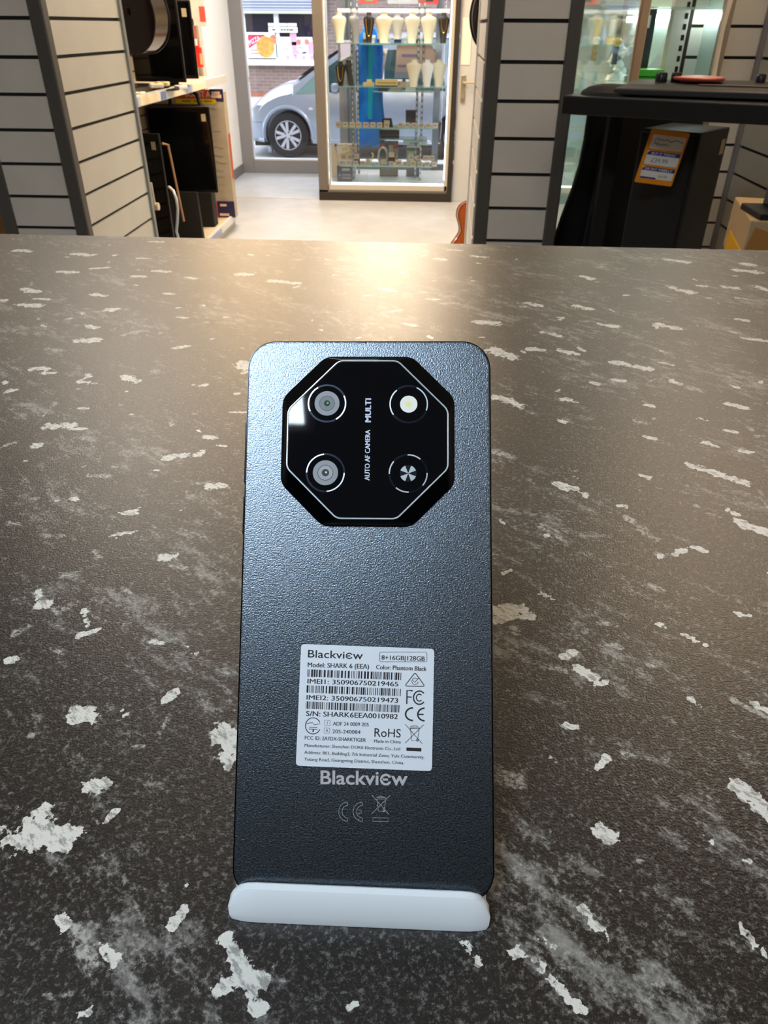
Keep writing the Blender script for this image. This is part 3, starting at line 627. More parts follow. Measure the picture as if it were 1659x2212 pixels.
m_mar = mat('maroon_lacquer', '#1c0809', .22, coat=.3); m_rimw = mat('mirror_dark_side', '#8a817b', .18, .9)
m_or = mat('orange_lacquer', '#b4591a', .3, noise=(18, '#9a4712', .7), coat=.2)
guitar('acoustic_guitar', 'dark maroon acoustic guitar hanging behind the left slatted column, shiny side visible', (-1.315, 3.62, 1.375), (0, 0, math.radians(-18)), m_mar, m_rimw, 1.0)
guitar('acoustic_guitar', 'dark acoustic guitar peeping out beside the white door, behind the right slatted column', (.355, 3.36, 1.375), (0, 0, math.radians(4)), m_mar, m_mar, 1.05)
guitar('acoustic_guitar', 'orange-brown acoustic guitar standing on the floor behind the right slatted column', (.375, 5.3, .0), (math.radians(-8), 0, math.radians(6)), m_or, m_or, 1.0)
tw = thing('wooden_board', 'orange-brown varnished board at the far left edge, behind the left slatted column', 'board', (-1.75, 3.1, 0))
build('board', MB().box(-1.95, -1.53, 3.08, 3.11, 0, 1.12), mat('varnished_wood', '#8a5a22', .35, noise=(9, '#74480f', .8), coat=.2), tw, world=True, bevel=.004)
build('board_edge', MB().box(-1.53, -1.515, 3.075, 3.115, 0, 1.12), mat('dark_wood', '#2a1a12', .5), tw, world=True)

# ---------------------------------------------------------------- left wall gondola with televisions
g = thing('shelving_unit', 'long cream shelving unit with price strips along the left wall', 'shelving', (-1.95, 5.0, 0))
GX, GB = -1.65, -2.25; GY0, GY1 = 3.55, 6.72
build('back_panel', slat_panel(MB(), (GB, GY0), (GB, GY1), .1, 2.3, 1.48, .1, (1, 0)), [mat('taupe_slat', '#a39784', .5), m_void], g, world=True)
m_shelf = mat('cream_shelf', '#cdc8bd', .4)
def strip(sh, z, y0, y1, x, labels):
    s_ = build('price_strip', MB().prismy([(x, z - .040), (x + .02, z - .044), (x + .022, z + .01), (x, z + .012)], y0, y1), mat('price_strip_plastic', '#d9dde6', .2), g, world=True)
    yy = y0 + .05; rr = random.Random(int(z * 100))
    for c_, w_ in labels:
        lb = MB().obox((x + .0225, yy + w_ / 2, z - .019), (.002, w_, .044), (0, math.radians(2), 0))
        o = build('price_label', lb, mat('label_' + c_, c_, .4), s_); 
        for v in o.data.vertices: v.co = ROOTM[g.name].inverted() @ v.co
        yy += w_ + .03
for z in (.12, 1.135, 1.66):
    x = GX if z < 1.5 else -1.86
    build('shelf', MB().box(GB, x, GY0, GY1, z - .03, z), m_shelf, g, world=True, bevel=.003)
strip(g, 1.135, GY0, GY1, GX, [('#c9b7d8', .2), ('#e5862c', .28), ('#dfe6f4', .2), ('#8fa6d6', .24), ('#f3e2c4', .35), ('#6f83b4', .1), ('#f4e8d2', .4), ('#93a2bd', .12), ('#efe4cf', .35)])
strip(g, .12, GY0, GY1, GX, [('#7d8cc4', .7), ('#7280bd', .55), ('#d9744c', .3), ('#7d8cc4', .5), ('#8f9bcc', .3)])
strip(g, 1.66, GY0, GY1, -1.86, [('#eef0f6', 1.2), ('#dfe3ef', .9)])
build('plinth', MB().box(GB, GX - .02, GY0, GY1, 0, .09), m_shelf, g, world=True)
build('upright', MB().box(GB, GB + .03, GY1 - .02, GY1 + .01, 0, 2.3), m_trim, g, world=True)
# slatted end wall further on with small accessories
def tv(label, loc, wd, ht, rz, tilt=0.0, th=.035, stand_=True, sticker=True, group='second-hand televisions and monitors on the left shelving', back=True):
    t = thing('television', label, 'television', loc, rot=Euler((tilt, 0, rz)), group=group)
    bz = .045 if stand_ else .002
    build('casing', MB().box(-wd / 2, wd / 2, -.006, .012, bz, bz + ht), m_black, t, bevel=.004)
    build('rear_housing', MB().prismx([(.012, bz + ht * .08), (.012, bz + ht * .75), (th, bz + ht * .6), (th, bz + ht * .12)], -wd * .36, wd * .36), m_blackm, t, bevel=.004)
    build('screen_panel', MB().box(-wd / 2 + .012, wd / 2 - .012, -.0072, -.005, bz + .02, bz + ht - .012), m_glossb, t)
    if sticker: build('price_sticker', MB().box(wd / 2 - .06, wd / 2 - .03, -.0085, -.0068, bz + ht - .09, bz + ht - .045), mat('aged_sticker', '#b9ab8e', .6), t)
    if stand_:
        build('foot', MB().loft([[(x * wd * .3, .015 + y * .09, z) for x, y in [(math.cos(a), math.sin(a)) for a in [2 * PI * k / 24 for k in range(24)]]] for z in (0, .008)]), m_black, t, bevel=.002)
        build('stand_neck', MB().box(-.035, .035, .008, .03, .006, bz + .05), m_black, t, bevel=.003)
    return t
tv('large black television on the bottom shelf, in front of the tall cream carton', (-1.72, 5.62, .12), .43, .55, math.radians(6), stand_=False).location.z = .46
tf = thing('pedestal', 'wide black curved television stand at the front of the bottom shelf', 'television stand', (-1.76, 5.5, .12))
build('foot', MB().loft([[(x, y, z) for x, y in [(-.22, -.13), (.26, -.10), (.20, -.02), (.13, .1), (-.2, .12)]] for z in (0, .014)]), m_black, tf, bevel=.004)
build('column', MB().loft([[(-.14, .0, .012), (.14, .0, .012), (.14, .05, .012), (-.14, .05, .012)], [(-.08, .05, .36), (.12, .05, .36), (.12, .08, .36), (-.08, .08, .36)]]), m_blackm, tf, bevel=.004)
tv('black monitor in the middle of the bottom shelf, facing a little right', (-1.84, 4.95, .12), .42, .68, math.radians(-14)).location.z = .20
tv('tall black monitor nearest the slatted column on the bottom shelf', (-1.80, 4.45, .12), .34, .62, math.radians(-24)).location.z = .13
for c_, p_ in (('#b98a63', [(-1.60, 4.83, .88), (-1.575, 4.86, .87), (-1.555, 4.9, .42)]), ('#a87c58', [(-1.64, 4.36, .80), (-1.60, 4.38, .78), (-1.575, 4.42, .38)])):
    o = build('trim_strip', MB().tube(p_, .007, 6), mat('tan_edge_' + c_, c_, .4, .2)); tag(o, 'tan edge strip along the side of the ' + ('middle' if c_ == '#b98a63' else 'nearest') + ' black monitor', 'edge strip')
# black instrument bag with white cable, bottom shelf front
bg_ = thing('black_case', 'black rounded case with a grey handle, at the counter end of the bottom shelf', 'case', (-1.62, 4.1, .12))
build('case_body', MB().loft([[(x * sc, y * .12 * sc, z) for x, y in [(.16 * math.cos(a), math.sin(a)) for a in [2 * PI * k / 28 for k in range(28)]]] for z, sc in ((0, 1.0), (.2, 1.02), (.36, .9), (.44, .6), (.47, .25))]), m_blackm, bg_, smooth=True)
build('handle', MB().tube([(-.03, 0, .46), (-.02, 0, .50), (.03, 0, .50), (.05, 0, .46)], .008, 8), m_trim, bg_, smooth=True)
build('price_sticker', MB().box(-.03, .0, -.118, -.112, .33, .36), mat('aged_sticker', '#b9ab8e', .6), bg_)
cb = MB().tube([tuple(atY(*q)) for q in [(365, 404, 3.98), (374, 412, 3.94), (381, 430, 3.9), (384, 450, 3.88), (383, 480, 3.88), (381, 500, 3.88), (386, 516, 3.9)]], .007, 8)
build('cable', cb, mat('white_cable', '#dcdde4', .4), bg_, world=True, smooth=True, label='white cable')
pg = MB().tube([tuple(atY(*q)) for q in [(325, 395, 3.7), (331, 430, 3.7), (334, 444, 3.7), (341, 446, 3.7)]], .008, 8).cyl(tuple(atY(335, 446, 3.7)), tuple(atY(343, 446, 3.7)), .017)
build('cord', pg, mat('cream_cable', '#e6d9c4', .4), lu, world=True, smooth=True, label='cream cord with a round plug')
# upper shelf televisions
tv('glossy black television on the upper shelf, the one nearest the door', (-1.695, 5.52, 1.135), .34, .43, math.radians(12), stand_=True)
tv('black television on the upper shelf below the hanging guitar', (-1.87, 4.75, 1.135), .36, .30, math.radians(-16), sticker=False)
tv('black television on the upper shelf, second from the door', (float(atY(340, 120, 5.2)[0]), 5.2, 1.135), .34, .44, math.radians(-10), sticker=False)
for i, (px, py, Y, c_, nm, lb, ct) in enumerate([(350, 173, 4.9, '#d8c48e', 'remote_control', 'yellowish remote control lying on the upper left shelf', 'remote control'), (336, 171, 4.75, '#dcd3c2', 'adapter', 'small cream adapter on the upper left shelf', 'adapter'),
        (388, 166, 5.3, '#e4e6f4', 'adapter', 'flat white adapter on the upper left shelf by the last television', 'adapter'), (300, 190, 4.72, '#e6e0d0', 'plug', 'cream plug at the near end of the upper left shelf', 'plug')]):
    p = atY(px, py, Y); o = thing(nm, lb, ct, (p[0], p[1], 1.135))
    build('casing', MB().obox((0, 0, .012), (.075, .05, .022), (0, 0, .5 * i)), mat('acc_' + c_, c_, .4), o, bevel=.006); o.location.z = 1.135 if i > 1 else 1.176
    build('button', MB().obox((0, 0, .0245), (.02, .014, .004), (0, 0, .5 * i)), mat('acc_dark', '#3d3c40', .5), o, bevel=.001)
mp_ = thing('media_player', 'flat black media player lying on the upper left shelf in front of the televisions', 'media player', (-1.80, 4.72, 1.135))
build('player_body', MB().box(-.11, .10, -.5, .45, .004, .04), m_black, mp_, bevel=.003)
build('front_strip', MB().box(.10, .102, -.45, .4, .012, .03), mat('brown_grey_strip', '#4a3f38', .3, .4), mp_)
build('feet', MB().box(-.09, .08, -.47, -.44, 0, .004).box(-.09, .08, .4, .43, 0, .004), m_blackm, mp_)
# accessories hanging on the wall beyond
def hangbox(px, py, Y, wd, ht, col, lb, band=None, name='accessory_box'):
    p = atY(px, py, Y); t = thing(name, lb, 'boxed accessory', (p[0], p[1], p[2] - ht / 2))
    build('packet', MB().box(-wd / 2, wd / 2, -.02, .02, 0, ht), mat('pack_' + col, col, .35), t, bevel=.003)
    build('hang_tab', MB().box(-wd * .25, wd * .25, -.002, .002, ht, ht + .04), mat('pack_' + col, col, .35), t)
    if band: build('printed_band', MB().box(wd * .28, wd / 2 + .001, -.0215, .0, ht * .15, ht * .7), mat('band_' + band, band, .4), t)
hangbox(363, 28, 5.9, .10, .20, '#b9bdd2', 'lilac-white boxed accessory hanging left on the taupe wall', '#8b94c4')
hangbox(381, 30, 6.0, .09, .22, '#cfc9b8', 'cream blister pack hanging on the taupe wall between two boxes')
hangbox(418, 26, 6.4, .17, .17, '#cfd0d4', 'grey box with a red label hanging nearest the white pillar', '#d9534f')
hangbox(417, 62, 6.4, .035, .13, '#b4675c', 'narrow dull red pack hanging under the grey box')
hangbox(418, 90, 6.4, .05, .05, '#d7d3e6', 'small pale lilac pack hanging above the red pack')
rc = hangbox(429, 124, 6.45, .055, .13, '#e2342c', 'bright red pack with a cream patch hanging beside the white pillar', '#f0b48a')
hangbox(422, 155, 6.5, .04, .10, '#d8d6d4', 'small white pack hanging just above the shelf end')
struct('wall_taupe', MB().box(SL, GB - .03, 6.74, 6.80, 0, CEIL).box(GB - .03, -1.83, 6.74, 6.80, 0, CEIL), mat('taupe_wall', '#8f867b', .6))

# boxed item at the shelf end
bxY = 6.45
bt = thing('carton', 'tall cream carton with orange and navy bands at the door end of the bottom shelf', 'carton', (-1.9, bxY, .12))
bx0, bx1, bz0, bz1 = -2.2, -1.60, .12, 1.045
build('box_body', MB().box(bx0, bx1, bxY, bxY + .10, bz0, bz1), mat('cream_carton', '#aba294', .6, noise=(9, '#9f9483', .6)), bt, world=True, bevel=.003)
yf = bxY - .002
def zline(py): return atY(460, py, yf)[2]
zt1, zt0 = atY(460, 194, yf)[2], atY(460, 213, yf)[2]
build('orange_band', MB().box(bx0, -1.705, yf, yf + .003, zt0, zt1), mat('orange_print', '#e04a20', .5), bt, world=True)
tx = MB(); pa = atY(401, 211, yf); pb_ = atY(455, 211, yf)
text_plane(tx, 'BOOST A', (pa[0], yf - .001, zt0 + .012), (1, 0, 0), (0, 0, 1), pb_[0] - pa[0], (zt1 - zt0) * .62, .03)
build('band_lettering', tx, mat('cream_print', '#ecc9b4', .5), bt, world=True)
nv = mat('navy_print', '#272650', .5)
build('navy_corner', MB().box(-1.705, bx1 + .001, yf, yf + .003, zt0 - .02, zt1 + .005), nv, bt, world=True)
build('corner_lines', MB().box(-1.69, -1.625, yf - .001, yf, zt1 - .035, zt1 - .012).box(-1.695, -1.615, yf - .001, yf, zt0 + .004, zt0 + .028), mat('cream_print', '#ecc9b4', .5), bt, world=True)
build('yellow_strip', MB().prismy([(-1.98, zt0 - .004), (-1.665, zt0 - .004), (-1.655, zt0 - .02), (-1.675, zt0 - .035), (-1.98, zt0 - .035)], yf - .0005, yf + .003), mat('yellow_print', '#e8c911', .5), bt, world=True)
yl = MB(); 
for a_, b_ in ((-1.93, -1.86), (-1.84, -1.77), (-1.755, -1.69)): yl.box(a_, b_, yf - .0015, yf - .0005, zt0 - .024, zt0 - .014)
build('strip_print', yl, mat('olive_print', '#8b7a18', .5), bt, world=True)
zb1, zb0 = zline(437), zline(455)
build('orange_band', MB().box(-1.86, -1.745, yf, yf + .003, bz0 + .004, zb1), mat('orange_print', '#e04a20', .5), bt, world=True)
build('navy_corner', MB().box(-1.745, bx1 + .001, yf, yf + .003, bz0 + .004, zb1 + .01), nv, bt, world=True)
build('corner_lines', MB().box(-1.72, -1.665, yf - .001, yf, zb1 - .03, zb1 - .012).box(-1.73, -1.65, yf - .001, yf, bz0 + .015, bz0 + .035).box(-1.83, -1.79, yf - .001, yf, bz0 + .01, zb1 - .02), mat('cream_print', '#ecc9b4', .5), bt, world=True)
hd = MB(); rr = random.Random(5)
for k in range(13):
    z = .93 - k * .055
    hd.tube([(-1.72 + rr.uniform(-.01, .02) + .018 * q * rr.uniform(.6, 1.2), yf - .0005, z + rr.uniform(-.012, .012)) for q in range(rr.choice([3, 4, 5]))], .0016, 4)
build('faded_print', hd, mat('faded_brown_print', '#a48667', .6), bt, world=True)
build('side_picture', MB().box(bx1 + .0005, bx1 + .003, bxY + .03, bxY + .09, .42, .75), mat('rust_print', '#b5521f', .5), bt, world=True)
# toolbox handle behind the television
th_ = thing('carry_case', 'black carry case with a red grip behind the large television', 'case', (atY(394, 212, 6.15)[0] - .04, 6.15, .12))
build('case_body', MB().box(-.22, .19, -.06, .06, 0, .86), m_blackm, th_, bevel=.01)
build('handle', MB().tube([(-.06, 0, .85), (-.05, 0, .93), (.0, 0, .955), (.10, 0, .955), (.15, 0, .93), (.17, 0, .85)], .014, 8), m_black, th_, smooth=True)
build('red_grip', MB().tube([(-.02, 0, .957), (.08, 0, .957)], .019, 10), mat('red_plastic', '#b3121d', .35), th_, smooth=True)

# ---------------------------------------------------------------- right: table, controller, speaker, showcase
def slope(px, Y, z): return 0
A_ = Vector((.35, 2.22)); B_ = Vector((1.04, 1.892))          # front edge of the black table in plan
dt = (B_ - A_).normalized(); nt_ = Vector((-dt.y, dt.x))
ZT = 1.33; TT = .043
tb = thing('table', 'black table with a thick top standing right of the slatted column', 'table', (.75, 1.9, 0))
pl = [A_, B_, B_ + nt_ * .42, A_ + nt_ * .42]
build('tabletop', MB().prismz([tuple(p) for p in pl], ZT - TT, ZT), mat('black_laminate', '#161514', .38), tb, world=True, bevel=.003)
for p in (B_ - dt * .06 + nt_ * .05, B_ - dt * .06 + nt_ * .37, A_ + dt * .06 + nt_ * .37):
    build('leg', MB().box(p.x - .02, p.x + .02, p.y - .02, p.y + .02, 0, ZT - TT), m_blackm, tb, world=True)
ang = math.atan2(dt.y, dt.x)
ct = A_ + dt * .33 + nt_ * .17
dj = thing('electronic_keyboard', 'flat dark grey electronic keyboard deck lying on the black table', 'keyboard', (ct.x, ct.y, ZT), rotz=ang + math.radians(4))
build('deck', MB().loft([[(-.22, -.11, .004), (.22, -.11, .004), (.22, .12, .004), (-.22, .12, .004)], [(-.22, -.11, .018), (.22, -.11, .02), (.22, .12, .026), (-.22, .12, .02)], [(-.19, -.07, .027), (.19, -.08, .027), (.19, .11, .035), (-.19, .11, .030)]]), mat('dark_grey_plastic', '#2e2b29', .45), dj, bevel=.003)
build('groove_plate', MB().box(-.02, .17, -.068, -.035, .028, .0305), mat('brown_grey_plate', '#57493f', .4), dj, bevel=.001)
for kx, ky, r_ in ((-.12, .0, .015), (-.085, .02, .013), (.12, .05, .012), (.16, .04, .012)):
    build('knob', MB().lathe([(r_, .03), (r_, .048), (r_ * .8, .052)], (kx, ky, 0), seg=16), m_black, dj, smooth=True)
build('foot', MB().cyl((-.2, -.09, 0), (-.2, -.09, .006), .012).cyl((.2, -.09, 0), (.2, -.09, .006), .012), m_black, dj)
c2 = ct - dt * .03 + nt_ * .02
pd = thing('round_disc', 'shallow salmon pink round disc lying on the keyboard deck', 'disc', (c2.x, c2.y, ZT + .033))
build('disc', MB().lathe([(.045, 0), (.062, .005), (.060, .010), (.0, .014)], seg=36), mat('salmon_plastic', '#d98f80', .35), pd, smooth=True)
build('rim', MB().lathe([(.062, .002), (.065, .005), (.065, .008), (.062, .010)], seg=36), mat('red_rim', '#a8433a', .4), pd)
c3 = A_ + dt * .10 + nt_ * .10
cl = thing('flat_cap', 'low black domed cap lying at the left end of the black table', 'hat', (c3.x, c3.y, ZT))
build('dome', MB().loft([[(.08 * q * math.cos(a), .065 * q * math.sin(a), z * .75) for a in [2 * PI * k / 28 for k in range(28)]] for q, z in ((1, 0), (.97, .01), (.75, .024), (.4, .032), (.1, .034))]), m_blackm, cl, smooth=True)
build('peak', MB().obox((.07, 0, .004), (.06, .08, .006), (0, 0, 0)), m_blackm, cl, bevel=.002)
# wall cable with plug
wc = MB().tube([tuple(atY(px, py, 3.05)) for px, py in [(1592, -60), (1574, 10), (1560, 60), (1552, 100), (1543, 150), (1539, 178)]], .0105, 8)
wcb = thing('wall_cable', 'thick white cable running down to a white plug above the keyboard deck', 'cable', tuple(atY(1539, 190, 3.05)))
build('cable', wc, mat('warm_white_cable', '#e9dccb', .4), wcb, world=True, smooth=True)
build('plug', MB().obox(tuple(atY(1537, 184, 3.04)), (.06, .05, .04)).obox(tuple(atY(1540, 196, 3.04)), (.028, .03, .05)), mat('plug_white', '#efe9df', .4), wcb, world=True, bevel=.008)
# speaker
sp0 = atY(1385, 277, 2.42); sp1 = atY(1516, 286, 2.31)
d_ = Vector((sp1[0] - sp0[0], sp1[1] - sp0[1])); ws = d_.length; sa = math.atan2(d_.y, d_.x)
zs_ = float(sp0[2])
spk = thing('loudspeaker', 'tall black loudspeaker with an orange price tag under the black table', 'loudspeaker', (sp0[0], sp0[1], .72), rotz=sa)
build('cabinet', MB().box(0, ws, 0, .22, 0, zs_ - .72), mat('speaker_black_vinyl', '#171615', .45, noise=(500, '#262422', .8)), spk, bevel=.004)
build('grille', MB().box(.008, ws - .008, -.006, 0, .01, zs_ - .72 - .012), mat('speaker_cloth', '#131211', .9, noise=(900, '#242120', .8)), spk, bevel=.003)
build('price_sticker', MB().box(ws, ws + .0015, .17, .20, zs_ - .72 - .07, zs_ - .72 - .03), mat('aged_sticker', '#b9ab8e', .6), spk)
st_ = thing('speaker_crate', 'light wooden crate under the tall loudspeaker', 'crate', (sp0[0] + .1, 2.5, 0))
build('crate_board', MB().box(-.10, .24, -.20, .22, 0, .718), m_card, st_, bevel=.004)
build('crate_slat', MB().box(-.105, .245, -.205, -.195, .60, .70).box(-.105, .245, -.205, -.195, .3, .4), mat('pine', '#a87436', .6), st_)
tg = thing('price_tag', 'orange price tag with three white panels on the black loudspeaker', 'price tag', (0, 0, 0))
tY = 2.28
TC = [atY(x, y, tY + .0) for x, y in [(1407, 277), (1490, 288), (1450, 410), (1369, 392)]]
o0 = Vector(TC[0]); eu = Vector(TC[1]) - o0; ev = Vector(TC[3]) - o0
tg.location = (0, 0, 0); ROOTM[tg.name] = Matrix()
tn = eu.cross(ev).normalized()
if tn.y > 0: tn = -tn
def TP(u, v, k=0.0): return tuple(o0 + eu * u + ev * v + tn * (.004 + k))
def tcard(mb, P, k0, k1): mb.loft([[TP(u, v, k0) for u, v in P], [TP(u, v, k1) for u, v in P]])
c_ = MB(); tcard(c_, roundpoly([(0, 0), (1, 0), (1, 1), (0, 1)], .03, 3), 0, .001); build('tag_card', c_, mat('tag_orange', '#f59a1c', .5), tg)
c_ = MB()
for v0, v1 in ((.09, .35), (.39, .64), (.68, .90)): tcard(c_, [(u, v0 + (v1 - v0) * w_) for u, w_ in rrect(.09, .95, .0, 1, .06)], .001, .0014)
build('white_panel', c_, m_paper, tg)
c_ = MB()
for v0 in (.39, .68): tcard(c_, [(.16, v0), (.95, v0), (.95, v0 + .075), (.09, v0 + .075), (.10, v0 + .03)], .0014, .0018)
tcard(c_, [(.09, .875), (.52, .875), (.52, .905), (.12, .905)], .0014, .0018)
build('blue_band', c_, mat('band_navy', '#2d2d86', .5), tg)
c_ = MB()
for s_, u0, u1, v, cp in (('BUY IT TODAY', .2, .84, .452, .044), ('OR PAY WEEKLY', .15, .88, .742, .044)): text_into(c_, s_, lambda t, h_: TP(u0 + (u1 - u0) * t, v - h_, .002), cp, .02)
build('band_lettering', c_, mat('band_white', '#e9e6f2', .5), tg)
c_ = MB()
for s_, u0, u1, v, cp in (('£39.99', .25, .68, .60, .085), ('£4.99', .56, .8, .865, .05)):
    c_ = MB(); text_into(c_, s_, lambda t, h_: TP(u0 + (u1 - u0) * t, v - h_, .0018), cp); build('price_writing', c_, mat('pencil_grey', '#78757a', .6), tg)
rr = random.Random(2)
for v0, u0, u1 in ((.175, .16, .90), (.255, .18, .58)):
    pts = [TP(u0 + (u1 - u0) * k / 26, v0 + rr.uniform(-.022, .022), .0018) for k in range(27)]; build('handwriting', MB().tube(pts, .0009, 4), mat('pencil_grey', '#78757a', .6), tg)
# black cloth bag left of the speaker
bgY = 2.3
bb = thing('black_bag', 'large black soft bag slumped behind the loudspeaker and the black table', 'bag', (.68, 2.80, .60))
rings = []
for z, xl, xr in ((.60, .455, .90), (.8, .465, .90), (.9, .485, .905), (1.0, .51, .91), (1.08, .525, .91), (1.16, .53, .91), (1.24, .53, .905), (1.32, .545, .90)):
    cx_ = (xl + xr) / 2; rx = (xr - xl) / 2
    rings.append([(cx_ + rx * math.copysign(abs(math.cos(a)) ** .6, math.cos(a)), 2.80 + .09 * math.copysign(abs(math.sin(a)) ** .7, math.sin(a)), z) for a in [2 * PI * k / 32 for k in range(32)]])
build('bag_body', MB().loft(rings), mat('black_cloth', '#080808', .95), bb, world=True, smooth=True)
build('bag_strap', MB().tube([(.58, 2.715, 1.2), (.57, 2.71, 1.0), (.56, 2.71, .8)], .008, 6), m_blackm, bb, world=True, smooth=True)
bs_ = thing('storage_box', 'plain brown box on the floor carrying the black soft bag', 'box', (.68, 2.80, 0))
build('box_body', MB().box(-.18, .18, -.09, .09, 0, .598), m_card, bs_, bevel=.003)
build('box_tape', MB().box(-.18, .18, -.092, -.089, .4, .44), mat('tape', '#a98b58', .3), bs_)
# carton with yellow side at the right edge
yb_ = atY(1622, 476, 1.55)
kb = thing('carton', 'brown carton with a yellow lower side at the right edge below the table', 'carton', (.70, 1.62, 0), rotz=math.radians(-12))
Mk = ROOTM[kb.name].inverted() @ Vector((yb_[0], yb_[1], yb_[2]))
build('box_body', MB().box(Mk.x, Mk.x + .35, Mk.y, Mk.y + .25, 1.06, Mk.z), m_card, kb, bevel=.003)
build('box_flap', MB().obox((Mk.x + .12, Mk.y - .002, 1.09), (.24, .006, .07), (0, math.radians(14), 0)), mat('pine', '#a87436', .6), kb)
build('yellow_side', MB().box(Mk.x - .002, Mk.x + .06, Mk.y - .003, Mk.y + .2, .98, 1.105), mat('yellow_card', '#e8ac14', .5), kb, bevel=.002)
build('box_base', MB().box(Mk.x + .002, Mk.x + .34, Mk.y + .01, Mk.y + .24, 0, 1.06), m_card, kb)
ob_ = thing('black_device', 'black upright device standing on the brown carton at the right edge', 'device', tuple(atY(1664, 505, 1.60)))
ob_.location.z = Mk.z; ROOTM[ob_.name].translation.z = Mk.z
build('device_body', MB().loft([[(-.012, -.03, 0), (.12, -.03, 0), (.12, .05, 0), (-.012, .05, 0)], [(-.012, -.03, .06), (.12, -.03, .06), (.12, .05, .06), (-.012, .05, .06)], [(.012, -.02, .2), (.12, -.02, .2), (.12, .04, .2), (.012, .04, .2)]]), m_glossb, ob_, bevel=.004)
build('device_base', MB().box(-.05, .12, -.05, .06, .0, .012), m_blackm, ob_, bevel=.002)
# glass showcase
sc = thing('glass_showcase', 'tall lit glass showcase with beige posts behind the black table', 'display case', (.85, 3.6, 0))
sx0, sx1, sy0, sy1 = .735, 1.02, 3.12, 4.75
m_beige = mat('beige_post', '#c5a98c', .35, .3)
for x_, y_, m__ in ((sx0, sy0, m_beige), (sx1, sy0, mat('grey_beige_post', '#a89a8c', .35, .4)), (sx0, sy1, m_trim), (sx1, sy1, m_trim)):
    build('corner_post', MB().box(x_ - .017, x_ + .017, y_ - .017, y_ + .017, 0, 2.1), m__, sc, world=True, bevel=.006)
build('side_glass', MB().box(sx0 - .002, sx0 + .002, sy0 + .02, sy1 - .02, .1, 2.05), m_glass2, sc, world=True)
build('front_glass', MB().box(sx0 + .02, sx1 - .02, sy0 - .002, sy0 + .002, .1, 2.05), m_glass2, sc, world=True)
build('back_wall', MB().box(sx0 + .02, sx1 + .0, sy1, sy1 + .02, .1, 2.05).box(sx1 + .002, sx1 + .018, sy0 + .02, sy1 - .02, .1, 2.05), mat('pale_aqua_back', '#b4c8c4', .5), sc, world=True)
build('plinth', MB().box(sx0, sx1, sy0, sy1, 0, .1), m_trim, sc, world=True)
build('top_panel', MB().box(sx0, sx1, sy0, sy1, 2.05, 2.1), m_trim, sc, world=True)
m_sg = mat('shelf_glass_green', '#b9dcd4', .08, trans=.0, alpha=.55)
for z in (.45, .8, 1.270, 1.532, 1.85):
    build('glass_shelf', MB().box(sx0 + .02, sx1 - .0, sy0 + .03, sy1 - .03, z, z + .008), m_sg, sc, world=True)
build('light_strip', MB().box(sx0 + .03, sx0 + .04, sy0 + .05, sy1 - .2, 2.0, 2.04).box(sx1 - .03, sx1 - .02, sy0 + .05, sy1 - .2, 1.50, 1.525).box(sx1 - .03, sx1 - .02, sy0 + .05, sy1 - .2, 1.17, 1.195).box(sx1 - .03, sx1 - .02, sy0 + .05, sy1 - .2, .77, .795), mat('strip_light', '#ffffff', .5, emit=(1, 1, .96), es=11), sc, world=True)
def onshelf(name, label, cat, px, py, Y, z, parts, group=None, rz=0):
    p = atY(px, py, Y); t = thing(name, label, cat, (p[0], Y, z), rotz=rz, group=group)
    for nm, mb, m_ in parts: build(nm, mb, m_, t, bevel=.002)
    return t
zs2 = 1.278
onshelf('game_case_stack', 'stack of bright green cases inside the glass showcase', 'cases', 1395, 170, 3.25, zs2, [('case', MB().box(-.065, .05, -.05, .06, 0, .022), mat('green_case', '#3fbf3a', .35)), ('case', MB().box(-.068, .045, -.05, .06, .025, .047), mat('green_case_b', '#2fa335', .35)), ('case', MB().box(-.063, .052, -.05, .06, .05, .072), mat('green_case_c', '#58cf4a', .35))])
onshelf('tall_box', 'tall dark box with a white patch in the glass showcase behind the green cases', 'box', 1384, 120, 3.42, zs2, [('box_body', MB().box(-.028, .03, -.02, .03, 0, .26), mat('dark_slate', '#33363d', .4)), ('white_patch', MB().box(-.015, .01, -.022, -.019, .2, .24), m_paper)])
bk_ = MB()
for k in range(8): bk_.box(.012, .024, -.0235, -.0215, .03 + k * .033, .048 + k * .033)
onshelf('remote_box', 'tall white box with a column of black marks in the glass showcase', 'box', 1452, 120, 3.28, zs2, [('box_body', MB().box(-.03, .03, -.022, .02, 0, .30), mat('offwhite_box', '#dcdad5', .4)), ('black_marks', bk_, m_black), ('dark_side', MB().box(.03, .045, -.02, .02, 0, .295), mat('dark_brown', '#2c2420', .4))], rz=math.radians(2))
onshelf('paper_card', 'white leaning card in the glass showcase between two tall boxes', 'card', 1432, 110, 3.5, zs2, [('card', MB().prismy([(-.05, .06), (-.015, .12), (.02, .24), (.028, .0)], 0, .002), m_paper), ('card_edge', MB().box(.028, .032, -.002, .004, 0, .24), m_paper)])
crr = random.Random(11)
cr = thing('crystal_ornament', 'clear sparkling crystal ornament in the left part of the glass showcase', 'ornament', (.86, 3.95, zs2))
ob = MB()
for k in range(16):
    a = crr.uniform(0, 6.28); r_ = crr.uniform(0, .05); h0 = crr.uniform(.02, .15)
    ob.lathe([(.001, -.02), (.02, 0), (.001, .022)], (r_ * math.cos(a), r_ * math.sin(a), h0), seg=6)
build('crystal_cluster', ob, mat('crystal', '#e6f2ee', .1, spec=1.0), cr)
build('ornament_base', MB().lathe([(.06, 0), (.05, .02), (.02, .03)], seg=20), mat('crystal', '#e6f2ee', .1, spec=1.0), cr)
